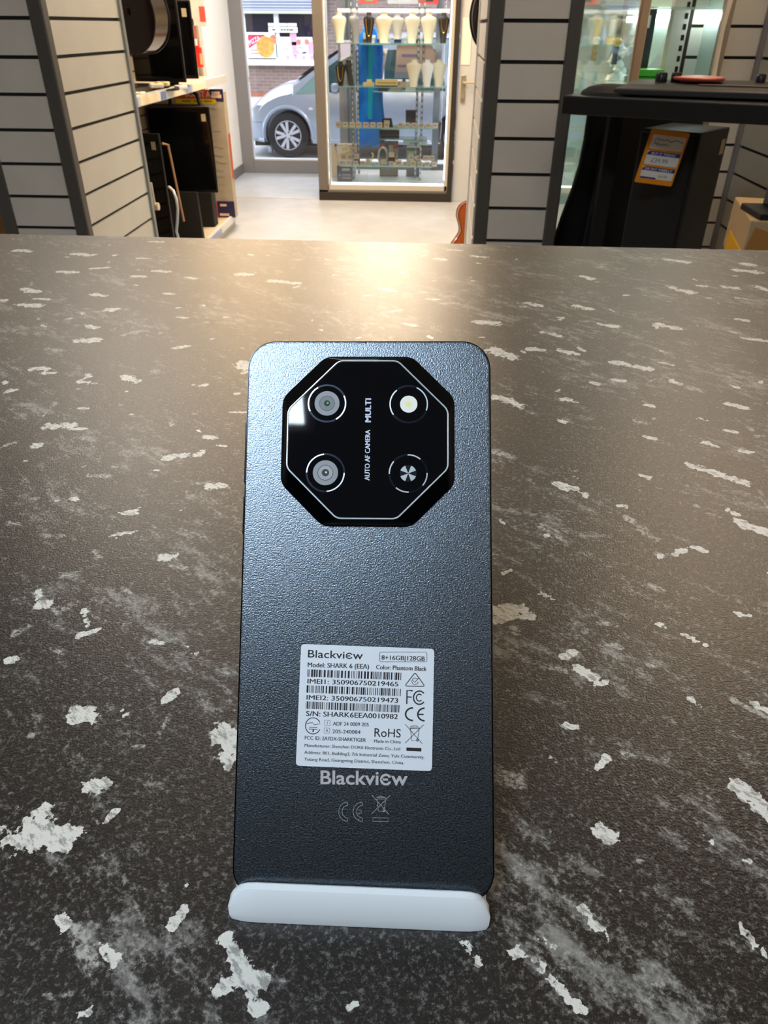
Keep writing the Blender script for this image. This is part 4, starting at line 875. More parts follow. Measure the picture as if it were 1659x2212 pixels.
for i, (px, py, Y, c1, c2_) in enumerate([(1288, 85, 4.3, '#b89a4e', '#cfd7dc'), (1318, 80, 4.1, '#c9cfd4', '#d2ad4c'), (1334, 85, 3.9, '#2e2f33', '#e1c25e')]):
    onshelf('watch', ['gold-and-steel bracelet watch hanging furthest back in the glass showcase', 'pale steel watch hanging in the middle of the glass showcase', 'black and gold watch hanging nearest the beige post'][i], 'watch', px, py, Y, 1.34, [('strap', MB().box(-.012, .012, -.004, .004, 0, .17), mat('wst_' + c1, c1, .3, .7)), ('dial', MB().cyl((0, -.006, .085), (0, .006, .085), .019, seg=20), mat('wd_' + c2_, c2_, .25, .8))], group='watches in the showcase')
for i, (Yq, z, c1, lb) in enumerate([(3.5, .808, '#d9a53a', 'orange and white carton on the middle shelf of the showcase'), (3.8, .808, '#cfe0e6', 'pale blue box on the middle shelf of the showcase, further back'), (3.4, .458, '#5b6772', 'slate grey box on the low shelf of the showcase'), (4.1, .458, '#dfe8ea', 'white box on the low shelf at the back of the showcase'), (4.2, .808, '#e8e0cc', 'cream box at the back of the showcase middle shelf')]):
    t = thing('boxed_item', lb, 'box', (.86, Yq, z)); build('box_body', MB().box(-.05, .06, -.06, .06, 0, .17 + .02 * (i % 3)), mat('bi_' + c1, c1, .4), t, bevel=.002)
    build('box_label', MB().box(-.052, -.049, -.04, .04, .04, .1), m_paper, t)

# ================================================================ OUTSIDE
GZ = -.19
m_road = mat('pale_road', '#a9a9ad', .8, noise=(3, '#98989d', .8)); m_pave = mat('paving', '#b3b0ab', .8, noise=(2, '#a5a19b', .8))
struct('pavement_near', MB().box(-14, 14, 9.56, 10.9, -.3, -.03), m_pave)
struct('road', MB().box(-14, 14, 10.9, 19.0, -.4, GZ), m_road)
struct('pavement_far', MB().box(-14, 14, 19.0, 21.6, -.4, -.07), m_pave)
struct('trim_2', MB().box(-14, 14, 18.9, 19.02, -.3, -.05), mat('kerb_stone', '#c6c2bb', .7))
# facade of our own shop above / beside, closing the daylight
struct('facade', MB().box(-14, -2.2, 9.56, 9.75, -.1, 5).box(.62, 14, 9.56, 9.75, -.1, 5).box(-2.2, .62, 9.56, 9.75, 2.72, 5), mat('facade_render', '#8b857f', .8))
# facing building
BY = 21.6
brick = bpy.data.materials.new('brown_brick'); brick.use_nodes = True
def _br():
    nt = brick.node_tree; b = nt.nodes['Principled BSDF']; b.inputs['Roughness'].default_value = .85
    g_ = nt.nodes.new('ShaderNodeNewGeometry'); mp = nt.nodes.new('ShaderNodeMapping'); mp.inputs['Rotation'].default_value = (math.radians(90), 0, 0)
    nt.links.new(g_.outputs['Position'], mp.inputs['Vector']); t = nt.nodes.new('ShaderNodeTexBrick')
    t.inputs['Scale'].default_value = 1.0; t.inputs['Brick Width'].default_value = .225; t.inputs['Row Height'].default_value = .075; t.inputs['Mortar Size'].default_value = .006
    t.inputs['Color1'].default_value = rgb('#86706a'); t.inputs['Color2'].default_value = rgb('#78625c'); t.inputs['Mortar'].default_value = rgb('#938580')
    nt.links.new(mp.outputs[0], t.inputs['Vector']); nt.links.new(t.outputs['Color'], b.inputs['Base Color'])
_br()
q = lambda x, y: atY(x, y, BY)
wx0, wx1 = q(516, 100)[0], q(683, 100)[0] + .12; wz0, wz1 = q(600, 138)[2], q(600, 35)[2] + .1
wl = MB().box(-14, wx0, BY, BY + .3, -.1, 6).box(wx1 + .02, 8.2, BY, BY + .3, -.1, 6).box(wx0, wx1 + .02, BY, BY + .3, -.1, wz0).box(wx0, wx1 + .02, BY, BY + .3, 2.9, 6).box(8.2, 14, BY, BY + .3, -.1, 6)
struct('wall_opposite', wl, brick)
struct('trim_3', MB().box(-8, 6, BY - .04, BY, -.07, .0).box(wx0 - .1, -1.0, BY - .03, BY, q(540, 200)[2] - .08, q(540, 200)[2]), mat('orange_brick_course', '#a8624c', .8))
m_upvc = mat('white_window_plastic', '#e9e9f2', .35)
ow = thing('shop_window', 'white framed takeaway window in the brick building across the road', 'window', ((wx0 + wx1) / 2, BY, wz0))
fm = .10; mxm = q(600, 100)[0]
f_ = MB().box(wx0, wx1, BY - .12, BY + .05, wz0, wz0 + .09).box(wx0, wx0 + fm + .12, BY - .05, BY + .05, wz0, 2.9).box(wx1 - fm, wx1, BY - .05, BY + .05, wz0, 2.9).box(mxm - .05, mxm + .07, BY - .05, BY + .05, wz0, 2.9)
build('window_frame', f_, m_upvc, ow, world=True, bevel=.01)
build('sill', MB().box(wx0 - .02, wx1 + .02, BY - .18, BY, wz0 - .03, wz0 + .03), m_upvc, ow, world=True, bevel=.01)
build('pane', MB().box(wx0 + .1, wx1 - .1, BY - .01, BY, wz0 + .09, 2.9), mat('dark_pane', '#1d1c2c', .12), ow, world=True)
build('lower_board', MB().box(wx0 + .2, mxm - .05, BY - .03, BY - .012, wz0 + .09, q(560, 128)[2]), m_upvc, ow, world=True)
sh = MB(); zz = wz1
while zz < 2.9:
    sh.lathe([(.03, wx0 - .15), (.03, wx1 + .15)], (0, BY - .17, zz + .03), ax='x', seg=10); zz += .058
rs = thing('roller_shutter', 'grey roller shutter half lowered over the takeaway window', 'shutter', ((wx0 + wx1) / 2, BY - .17, wz1))
build('slats', sh, mat('shutter_grey', '#9a9cae', .4, .3), rs, world=True)
build('bottom_bar', MB().box(wx0 - .15, wx1 + .15, BY - .2, BY - .14, wz1 - .05, wz1 + .012), mat('shutter_bar', '#b6b7a8', .4, .2), rs, world=True)
build('side_rail', MB().box(wx1 + .1, wx1 + .2, BY - .2, BY - .1, wz0 + .8, 2.9), mat('shutter_grey', '#9a9cae', .4, .3), rs, world=True)
# pizza poster
p0 = q(536, 125); p1 = q(597, 70); pw = p1[0] - p0[0]; ph = p1[2] - p0[2]
po = thing('poster', 'red and white pizza poster in the left half of the takeaway window', 'poster', (p0[0], BY - .05, p0[2]))
build('poster_sheet', MB().box(0, pw, 0, .01, 0, ph), m_paper, po)
build('red_corner', MB().prismy([(.05, ph * .36), (.05, ph - .05), (pw * .64, ph - .05), (pw * .5, ph * .72)], -.004, 0), mat('pizza_red', '#e3123f', .5), po)
pt = MB(); av = Vector((.86, 0, .5)).normalized(); av = Vector((.90, 0, .42)).normalized(); text_plane(pt, 'PIZZA', (.09, -.008, ph * .50), av, Vector((-.42, 0, .90)), pw * .40, ph * .17, .02)
build('poster_lettering', pt, mat('poster_pink_white', '#f7c9dc', .5), po)
def disc(cx, cz, r, y): return MB().lathe([(r, y), (r, y + .003)], (cx, 0, cz), ax='y', seg=36)
pzz = disc(pw * .62, .24, .23, -.006); build('pizza', pzz, mat('pizza_orange', '#efa04c', .6, noise=(9, '#e0702f', .8)), po)
build('pizza', MB().prismy([(pw * .72, .3), (pw * .66, ph * .62), (pw * .85, ph - .05), (pw, ph - .05), (pw, .3)], -.005, 0), mat('pizza_red_orange', '#ee8d6b', .6, noise=(12, '#e05a48', .9)), po)
build('small_print', MB().box(.08, .3, -.004, 0, .08, .12).box(.08, .34, -.004, 0, .15, .19), mat('small_print_red', '#ea8a90', .6), po)
# menu poster
m0 = q(608, 132); m1 = q(675, 80); mw = m1[0] - m0[0]; mh = m1[2] - m0[2]
mn = thing('poster', 'white and pink menu poster in the right half of the takeaway window', 'poster', (m0[0], BY - .05, m0[2]))
build('poster_sheet', MB().box(0, mw, 0, .01, 0, mh), mat('menu_pink', '#f0dfe8', .6), mn)
rr = random.Random(9); bl = MB(); pk = MB()
for k in range(34):
    x = rr.uniform(.03, mw - .2); z = rr.uniform(.16, mh - .05); bl.box(x, x + rr.uniform(.05, .16), -.003, 0, z, z + .016)
for x, z, a_, b_ in ((mw * .32, mh * .66, .16, .26), (mw * .36, mh * .22, .12, .3), (mw * .86, mh * .3, .14, .26)): pk.box(x, x + a_, -.004, 0, z, z + b_)
for k in range(6): pk.lathe([(.05, -.004), (.05, 0)], (.18 + k * .2, 0, .08), ax='y', seg=14)
build('menu_lines', bl, mat('menu_grey', '#b9a9bb', .6), mn); build('pink_blocks', pk, mat('menu_rose', '#e59ab4', .6), mn)
fd = MB()
for k in range(3): fd.lathe([(.06, -.006), (.06, 0)], (mw * .58 + k * .2, 0, mh * .8), ax='y', seg=14)
build('food_picture', fd, mat('food_brown', '#b47a68', .6), mn)
s0 = q(582, 74); s1 = q(643, 49)
sn = thing('window_sign', 'cream sign with dark lettering hanging inside the takeaway window', 'sign', (s0[0], BY - .09, s0[2]))
sw = s1[0] - s0[0]; sh_ = s1[2] - s0[2]
build('sign_board', MB().box(0, sw, 0, .01, sh_ * .15, sh_ * .62), mat('sign_cream', '#efe8da', .5), sn)
ltr = MB(); bx_ = MB()
for a_, b_ in ((.13, .24), (.42, .5), (.52, .60), (.62, .7), (.72, .86)): ltr.box(sw * a_, sw * b_, -.004, 0, sh_ * .32, sh_ * .46)
for a_, b_ in ((.0, .64), (.66, .98)): bx_.box(sw * a_, sw * b_, -.002, .008, sh_ * .68, sh_ * .95)
build('sign_marks', ltr, mat('sign_ink', '#55525a', .6), sn); build('upper_strip', bx_, mat('sign_cream_b', '#e9e6e2', .5), sn)
wp = atY(535, 191, 21.2)
wpt = thing('white_post', 'short white and cream post standing at the foot of the brick wall', 'post', (wp[0], 21.2, -.07))
build('post_body', MB().cyl((0, 0, 0), (0, 0, .34), .06, seg=16), m_white, wpt, smooth=True); build('cap', MB().cyl((0, 0, .34), (0, 0, .46), .045, seg=16).cyl((0, 0, .46), (0, 0, .70), .06, seg=16), mat('post_cream', '#e9e2c4', .5), wpt, smooth=True)

# ---------------------------------------------------------------- silver car
car = thing('car', 'silver-blue compact car parked outside the shop, nose to the left', 'car', (atY(622, 300, 12.0)[0], 12.0, GZ))
m_paint = mat('silver_blue_paint', '#a9b2c4', .28, .55, coat=.6, noise=(2, None, .03))
HW = .84
def topz(x):
    K = [(-.66, .50), (-.62, .60), (-.53, .69), (-.39, .79), (-.24, .88), (-.08, .935), (.08, .965), (.45, 1.19), (.80, 1.40), (1.05, 1.50), (1.25, 1.54), (1.8, 1.58), (2.5, 1.56), (2.9, 1.48), (3.1, 1.25), (3.2, .98), (3.24, .6)]
    return float(np.interp(x, [k[0] for k in K], [k[1] for k in K]))
def halfw(x):
    K = [(-.66, .52), (-.62, .62), (-.53, .71), (-.39, .76), (-.2, .81), (0, .83), (.5, .84), (2.6, .84), (3.1, .79), (3.24, .70)]
    return float(np.interp(x, [k[0] for k in K], [k[1] for k in K]))
def belt(x): return .82 + .03 * x if x > .1 else topz(x) - .10
def ring(x):
    w_ = halfw(x); zt_ = topz(x); zb_ = min(belt(x), zt_ - .02) if x > .1 else zt_ - (.12 if x > -.42 else .06)
    zb_ = max(zb_, .46); gh = max(0, min(1, (zt_ - 1.0) / .5)); rw = w_ * (.95 - .22 * gh) if x > .1 else w_ * .80
    half = [(w_ * .86, .20), (w_ * .97, .26), (w_, .42), (w_ * 1.0, .58 if zb_ > .6 else .50), (w_ * .985, zb_), (rw, zt_ - (.05 if x > .1 else .02)), (rw * .6, zt_ + .01), (0, zt_ + .02)]
    L_ = [(x, HW - a, b_) for a, b_ in half]; R_ = [(x, HW + a, b_) for a, b_ in half[-2::-1]]
    return L_ + R_
xs = [-.66, -.645, -.62, -.57, -.50, -.44, -.36, -.28, -.18, -.08, .02, .09, .11, .2, .32, .45, .6, .8, .92, 1.05, 1.25, 1.5, 1.8, 2.1, 2.5, 2.75, 2.9, 3.0, 3.1, 3.17, 3.24]
bodyo = build('body_shell', MB().loft([ring(x) for x in xs]), m_paint, car, smooth=True)
cut = build('cut', MB().cyl((0, -.1, .31), (0, .30, .31), .345, seg=48).cyl((2.5, -.1, .31), (2.5, .30, .31), .345, seg=48).cyl((0, 1.38, .31), (0, 1.8, .31), .345, seg=48).cyl((2.5, 1.38, .31), (2.5, 1.8, .31), .345, seg=48), m_void)
cut.parent = car; cut.location = (0, 0, 0)
cm_ = [v.co.copy() for v in cut.data.vertices]
mn0 = Vector(ROOTM['cut'].translation)
for v in cut.data.vertices: v.co = v.co + mn0
cut.data.materials.clear(); cut.data.materials.append(m_void)
md = bodyo.modifiers.new('b', 'BOOLEAN'); md.operation = 'DIFFERENCE'; md.object = cut; md.solver = 'EXACT'
dg = bpy.context.evaluated_depsgraph_get(); dg.update()
nm_ = bpy.data.meshes.new_from_object(bodyo.evaluated_get(dg)); bodyo.modifiers.clear(); bodyo.data = nm_
bpy.data.objects.remove(cut)
m_tyre = mat('tyre', '#26252b', .8); m_cover = mat('wheel_cover', '#d3d5e2', .35, .3)
def side(x, z, off=.004):       # near side surface
    w_ = halfw(x); zt_ = topz(x); zb_ = max(min(belt(x), zt_ - .02) if x > .1 else zt_ - (.12 if x > -.42 else .06), .46)
    gh = max(0, min(1, (zt_ - 1.0) / .5)); rw = w_ * (.95 - .22 * gh) if x > .1 else w_ * .80
    if z <= zb_: a = np.interp(z, [.2, .26, .42, zb_], [w_ * .86, w_ * .97, w_, w_ * .985])
    else: a = np.interp(z, [zb_, zt_ - (.05 if x > .1 else .02)], [w_ * .985, rw])
    return (x, HW - a - off, z)
def patch(P, off=.004, n=1):
    return [side(x, z, off) for x, z in P]
def sheet(mb, P, off=.004):
    mb.add(patch(P, off), [tuple(range(len(P)))]); return mb
for wx in (0, 2.5):
    for sy, y0 in ((1, .03), (-1, 1.65)):
        wh = build('wheel', MB().lathe([(.20, 0), (.27, -.0), (.30, .02), (.305, .06), (.305, .14), (.29, .18), (.20, .19)], (wx, 0, 0), ax='y', seg=48), m_tyre, car, smooth=True)
        for v in wh.data.vertices: v.co.y = y0 + sy * (v.co.y + .0); v.co.z += .305
        if sy < 0 and wx: continue
        cv = MB(); cv.lathe([(.205, .012), (.195, -.002), (.17, .004), (.165, .02)], (0, 0, 0), ax='y', seg=48)
        for k in range(5):
            a = 2 * PI * k / 5 + .3 + PI / 2
            for da in (-.17, .17):
                cs, sn_ = math.cos(a + da), math.sin(a + da)
                P = [(.03, -.018), (.03, .018), (.18, .034), (.18, -.008)] if da > 0 else [(.03, -.018), (.03, .018), (.18, .008), (.18, -.034)]
                pl_ = [(r_ * cs - t_ * sn_, r_ * sn_ + t_ * cs) for r_, t_ in P]; cv.prismy(pl_, -.004, .02)
        cv.lathe([(.05, .02), (.05, -.008), (.03, -.012)], (0, 0, 0), ax='y', seg=24)
        dk = MB().lathe([(.19, .022), (.19, .03)], (0, 0, 0), ax='y', seg=40)
        nt5 = MB()
        for k in range(5): nt5.cyl((.042 * math.cos(1.26 * k), -.0135, .042 * math.sin(1.26 * k)), (.042 * math.cos(1.26 * k), -.008, .042 * math.sin(1.26 * k)), .011, seg=10)
        for nm2, b__, mt2 in (('wheel_cover', cv, m_cover), ('rim_back', dk, mat('rim_dark', '#3d3b45', .6)), ('wheel_nut', nt5, mat('rim_dark', '#3d3b45', .6))):
            o = build(nm2, b__, mt2, wh, bevel=.003 if nm2 == 'wheel_cover' else None)
            for v in o.data.vertices: v.co.y = y0 + sy * v.co.y; v.co.x += wx; v.co.z += .305
arch = [(.0 + .375 * math.cos(math.radians(a)), .31 + .375 * math.sin(math.radians(a))) for a in range(-8, 189, 7)]
build('arch_lip', MB().tube([side(x, z, -.004) for x, z in arch], .022, 8), m_paint, car, smooth=True)
gl = MB()
sheet(gl, [(.56, .87), (.56, 1.14), (.86, 1.33), (1.05, 1.39), (1.34, 1.41), (1.34, .88)], .006); sheet(gl, [(1.42, .885), (1.42, 1.385), (2.2, 1.40), (2.3, .90)], .006)
build('side_window', gl, mat('car_glass_green', '#2b4344', .06, spec=.9), car)
ql = MB(); sheet(ql, [(.14, .845), (.50, .86), (.50, 1.10), (.40, 1.05)], .006)
build('quarter_window', ql, mat('car_glass_pale', '#6f8c88', .08, spec=.9), car)
ws_ = MB()
for s_ in (-1, 1): pass
ws_.loft([[(.14, HW - .66, topz(.14) + .025), (.14, HW + .66, topz(.14) + .025)], [(.50, HW - .58, topz(.50) + .028), (.50, HW + .58, topz(.50) + .028)], [(.98, HW - .55, topz(.98) + .03), (.98, HW + .55, topz(.98) + .03)]], cap=False, closed=False)
build('windscreen', ws_, mat('car_glass_dark', '#15151c', .06, spec=.9), car)
hl = MB(); sheet(hl, [(-.585, .60), (-.60, .52), (-.49, .55), (-.36, .68), (-.30, .765), (-.38, .74), (-.50, .68)], .008)
build('headlight', hl, mat('headlight_cream', '#f4f2d8', .15, spec=.9), car)
ln_ = MB(); ln_.tube([side(x, z, .001) for x, z in [(.52, .84), (.50, .7), (.50, .5), (.52, .34)]], .004, 5)
ln_.tube([side(x, z, .001) for x, z in [(1.38, .88), (1.38, .3)]], .004, 5).tube([side(x, .47, .001) for x in (-.55, -.48, -.42, -.385)], .004, 5)
build('panel_gap', ln_, mat('panel_gap', '#4a4d5a', .6), car)
build('side_repeater', MB().loft([[(.36 + .035 * math.cos(a), side(.36, .66)[1] + d_, .66 + .018 * math.sin(a)) for a in [2 * PI * k / 16 for k in range(16)]] for d_ in (.0, -.008)]), mat('repeater_pink', '#dcd2dd', .3), car)
build('mirror', MB().obox((.72, -.03, .93), (.1, .12, .11)), m_paint, car, bevel=.03)
build('sill_trim', MB().box(.36, 2.14, .0, .05, .20, .27), m_paint, car, bevel=.02)
build('bumper_lip', MB().loft([[(-.66, .38, .205), (-.36, .05, .205), (-.36, .10, .205), (-.62, .5, .205)], [(-.70, .36, .26), (-.36, .03, .26), (-.36, .10, .26), (-.64, .5, .26)]]), m_paint, car, bevel=.01)
build('bumper_grille', MB().box(-.672, -.63, .42, 1.26, .30, .42), m_blackm, car)
build('underbody', MB().box(-.55, 3.0, .25, 1.43, .14, .24), m_blackm, car)
build('mudflap', MB().box(-.33, -.27, .10, .2, .06, .16), m_paint, car, bevel=.02)
build('roof_rail', MB().tube([side(x, topz(x) - .05, -.02) for x in (1.15, 1.5, 2.0, 2.5)], .015, 6), m_blackm, car)

# ================================================================ WINDOW DISPLAY CASE
dc = thing('display_case', 'tall glazed jewellery display case standing in the shop window', 'display case', (-.42, 8.4, 0))
m_taupe = mat('taupe_case_frame', '#6d6a68', .42, .15); m_dk = mat('dark_brown_strip', '#2b2622', .5); m_wf = mat('pale_inner_frame', '#c2c0ba', .4, .2)
X0, X1, Y0, Y1 = -1.078, .236, 7.9, 8.85
H = 2.7
build('plinth', MB().box(X0, X1 + .02, Y0 - .005, Y1, 0, .078), m_dk, dc, world=True, bevel=.003)
build('outer_frame', MB().box(X0, X0 + .095, Y0, Y0 + .05, .078, H).box(X0, X1 - .03, Y0, Y0 + .05, .078, .10).box(X0, X1, Y0, Y0 + .05, H - .05, H), m_taupe, dc, world=True, bevel=.003)
build('left_side', MB().box(X0, X0 + .02, Y0 + .05, Y0 + .12, .078, H), m_taupe, dc, world=True)
build('right_stile', MB().box(X1 - .028, X1 + .02, Y0 - .004, Y0 + .06, .078, H), m_dk, dc, world=True)
build('inner_frame', MB().box(X0 + .095, X0 + .105, Y0 + .004, Y0 + .03, .10, H).box(X0 + .095, X1 - .03, Y0 + .004, Y0 + .03, .10, .148).box(X1 - .058, X1 - .028, Y0 + .004, Y0 + .03, .10, H), m_wf, dc, world=True, bevel=.002)
build('door_glass', MB().box(X0 + .105, X1 - .055, Y0 + .012, Y0 + .017, .148, H - .05), m_glass, dc, world=True)
build('case_floor', MB().box(X0 + .02, X1, Y0 + .03, Y1, .12, .150), mat('bright_white_floor', '#f3f4f8', .5), dc, world=True)
build('side_strip', MB().box(X0 + .108, X0 + .125, Y0 + .03, Y0 + .07, .15, H - .05).box(X1 - .06, X1 - .05, Y0 + .03, Y0 + .07, .15, H - .05), mat('case_strip_white', '#e6ecf0', .4), dc, world=True)
build('case_light', MB().box(X0 + .15, X1 - .15, Y0 + .06, Y0 + .12, H - .09, H - .06), mat('case_led', '#ffffff', .5, emit=(1, .97, .9), es=170), dc, world=True)
build('edge_light', MB().box(X0 + .13, X1 - .07, Y0 + .034, Y0 + .05, .150, .160).box(X0 + .107, X0 + .118, Y0 + .035, Y0 + .045, .2, 2.5).box(X1 - .066, X1 - .058, Y0 + .035, Y0 + .045, .2, 2.5), mat('edge_led', '#ffffff', .5, emit=(.93, .98, 1), es=11), dc, world=True)
m_up = mat('steel_upright', '#7a7f84', .35, .7)
def upright(px, Y):
    x = atY(px, 250, Y)[0]; mb = MB().box(x - .010, x + .010, Y - .006, Y + .006, .15, 2.5)
    sl = MB()
    zq = .18
    while zq < 2.45: sl.box(x - .0045, x + .0045, Y - .0072, Y - .0055, zq, zq + .028); zq += .05
    u = build('slotted_upright', mb, m_up, dc, world=True); build('slots', sl, mat('slot_white', '#d5dae2', .5), u, world=False)
    inv = ROOTM[dc.name].inverted(); o = u.children[0]
    for v in o.data.vertices: v.co = inv @ v.co
for px, Y in ((762, 8.2), (774, 8.55), (900, 8.35), (911, 8.2)): upright(px, Y)
zF = [1.345, .995, .648, .305]                    # front shelves
def shelfg(y0, y1, x0, x1, z, nm='glass_shelf'):
    s_ = build(nm, MB().box(x0, x1, y0, y1, z - .006, z), m_sg, dc, world=True)
    e_ = build('shelf_edge', MB().box(x0, x1, y0 - .001, y0 + .002, z - .0065, z + .0005), m_gedge, s_)
    inv = ROOTM[dc.name].inverted()
    for v in e_.data.vertices: v.co = inv @ v.co
for z, a_, b_ in zip(zF, (722, 722, 726, 730), (975, 968, 945, 940)): shelfg(8.02, 8.3, atY(a_, 200, 8.02)[0], atY(b_, 200, 8.02)[0], z)
zB = [1.33, .93, .50]
for z, a_, b_ in zip(zB, (778, 805, 820), (938, 935, 925)): shelfg(8.42, 8.7, atY(a_, 200, 8.42)[0], atY(b_, 200, 8.42)[0], z)
# necklace busts
def bust(label, px, z, col, Y=8.12, ht=.235, wd=.068, rz=0, gold=None, group='necklace busts in the window case'):
    x = atY(px, 90 if z > 1.2 else 180, Y)[0]
    t = thing('necklace_bust', label, 'bust', (x, Y, z), rotz=rz, group=group)
    R = []
    for hz, hw, dp in ((0, .52, .030), (.03, .50, .026), (.25, .60, .024), (.5, .78, .026), (.68, .97, .03), (.78, 1.0, .034), (.84, .9, .034), (.88, .55, .030), (.90, .42, .028), (1.0, .40, .026)):
        R.append([(hw * wd * math.cos(a), .03 * (hz - .3) + dp * math.sin(a), hz * ht) for a in [2 * PI * k / 20 for k in range(20)]])
    build('bust_body', MB().loft(R), mat('bust_' + col, col, .6), t, smooth=True)
    build('neck_cap', MB().lathe([(.42 * wd, 0), (.40 * wd, .004)], (0, .021, ht), seg=16), mat('bust_cap', '#b7a99a', .5), t)
    if gold:
        P = [(.5 * wd * math.cos(a), -.026 - .006 * math.sin(a) + (.0), ht * (.80 + gold * math.sin(a))) for a in [PI + PI * k / 16 for k in range(17)]]
        build('necklace', MB().tube([(p[0], p[1] - .004, p[2]) for p in P], .0042, 6), m_gold, t, smooth=True)
        build('pendant', MB().lathe([(.001, -.009), (.009, 0), (.001, .009)], (0, -.030, ht * (.80 - gold)), seg=10), m_gold, t)
    return t
cr_ = '#e6dcbd'; wt_ = '#e8e8ea'
bust('cream necklace bust at the left end of the top window shelf', 734, zF[0], cr_, rz=.3)
bust('grey necklace bust turned sideways, second on the top window shelf', 768, zF[0], '#8e8a89', rz=1.0, Y=8.2)
bust('black velvet bust with a long gold necklace on the top window shelf', 797, zF[0], '#1c1a17', wd=.052, gold=.58)
bust('cream necklace bust right of the black one with the gold necklace', 829, zF[0], cr_, wd=.075)
bust('short greyish bust between two cream ones in the middle of the top window shelf', 858, zF[0] + .03, '#b6b2a6', ht=.19, Y=8.22)
bust('cream necklace bust in the top row, third from the right end', 890, zF[0], '#dfd8c0', wd=.072)
bust('cream necklace bust in the top row, next to the black one at the right end', 925, zF[0], cr_, wd=.072)
bust('black bust with gold pieces at the right end of the top window shelf', 957, zF[0], '#1f1c1b', wd=.052, gold=.45)
bust('black bust with a gold necklace at the left end of the second window shelf', 736, zF[1], '#14120f', wd=.05, ht=.2, gold=.6)
bust('black sideways bust, second on the second window shelf', 757, zF[1], '#2a2a2b', wd=.055, ht=.21, rz=1.0, Y=8.2)
bust('cream-white bust, leftmost of the three at the right of the second window shelf', 893, zF[1], '#e9e3cf', wd=.07, ht=.22)
bust('white bust, middle of the three at the right of the second window shelf', 922, zF[1], wt_, wd=.062, ht=.22)
bust('cream bust at the right end of the second window shelf', 947, zF[1], '#e4e0cc', wd=.07, ht=.22, Y=8.16)
def item(name, label, cat, px, py, Y, z, parts, group=None, rz=0):
    p = atY(px, py, Y); t = thing(name, label, cat, (p[0], Y, z), rotz=rz, group=group)
    for nm, mb, m_ in parts: build(nm, mb, m_, t, bevel=.0015)
    return t
# ring boxes on the upper rear shelf
for i, (px, c_, lb) in enumerate([(792, '#4a2a2c', 'dark red open ring box, leftmost on the upper rear window shelf'), (822, '#3c1f2c', 'plum ring box under the second cream bust, upper rear window shelf'), (859, '#1b2a57', 'navy ring box in the middle of the upper rear window shelf'), (899, '#3a2c22', 'dark brown ring box at the right of the upper rear window shelf')]):
    item('ring_box', lb, 'ring box', px, 110, 8.5, zB[0], [('box_body', MB().box(-.035, .035, -.03, .03, 0, .04), mat('rb_' + c_, c_, .6)), ('lid', MB().obox((0, .03, .065), (.07, .012, .055), (-.25, 0, 0)), mat('rb_lid', '#8a8f80', .6))], group='ring boxes in the window case')
for i, (px, lb) in enumerate([(805, 'white display cup between the two leftmost ring boxes'), (839, 'white display cup left of the navy ring box'), (876, 'pale display block right of the navy ring box'), (912, 'white display cup near the right upright'), (928, 'white display cup at the right end of the upper rear shelf')]):
    item('display_cup', lb, 'display stand', px, 110, 8.46, zB[0], [('cup', MB().lathe([(.022, 0), (.016, .02), (.03, .05), (.03, .07)], seg=16), m_upvc), ('cup_rim', MB().lathe([(.031, .066), (.031, .072)], seg=16), m_white)], group='white display cups in the window case')
# gold trays
item('gold_tray', 'long cream-gold tray in the middle of the second window shelf', 'tray', 835, 180, 8.1, zF[1], [('tray_body', MB().box(-.105, .105, -.03, .03, .008, .058), mat('tray_gold', '#d9c795', .4, .2)), ('tray_groove', MB().box(-.09, .09, -.032, -.0295, .026, .034), mat('tray_brown', '#9a855a', .5)), ('tray_base', MB().box(-.108, .108, -.032, .032, 0, .008), m_dk)])
item('cream_stand', 'small stepped cream stand left of the gold tray', 'stand', 797, 180, 8.1, zF[1], [('lower_block', MB().box(-.055, .052, -.03, .03, 0, .03), mat('tray_gold', '#d9c795', .4, .2)), ('upper_block', MB().box(-.02, .025, -.02, .02, .03, .055), mat('tray_gold_b', '#e3d3a8', .4, .2))])
item('small_cream_box', 'small tan box right of the gold tray', 'box', 872, 180, 8.14, zF[1], [('box_body', MB().box(-.035, .035, -.025, .025, 0, .03), mat('tan_box', '#c3a987', .5)), ('lid', MB().box(-.036, .036, -.026, .026, .024, .032), mat('tan_lid', '#b2997a', .5))])
# mid rear boxes
for px, c_, lb, w_ in ((828, '#2d2d33', 'black box on the middle rear window shelf', .05), (856, '#77746c', 'grey-brown box on the middle rear window shelf', .056), (887, '#a7abab', 'pale grey box at the right of the middle rear window shelf', .05)):
    item('gift_box', lb, 'box', px, 205, 8.5, zB[1], [('box_body', MB().box(-w_, w_, -.04, .04, 0, .085), mat('gb_' + c_, c_, .6)), ('lid', MB().box(-w_ - .002, w_ + .002, -.042, .042, .085, .1), mat('gb_lid', '#dfe2ea', .5))], group='gift boxes on the middle rear shelf')
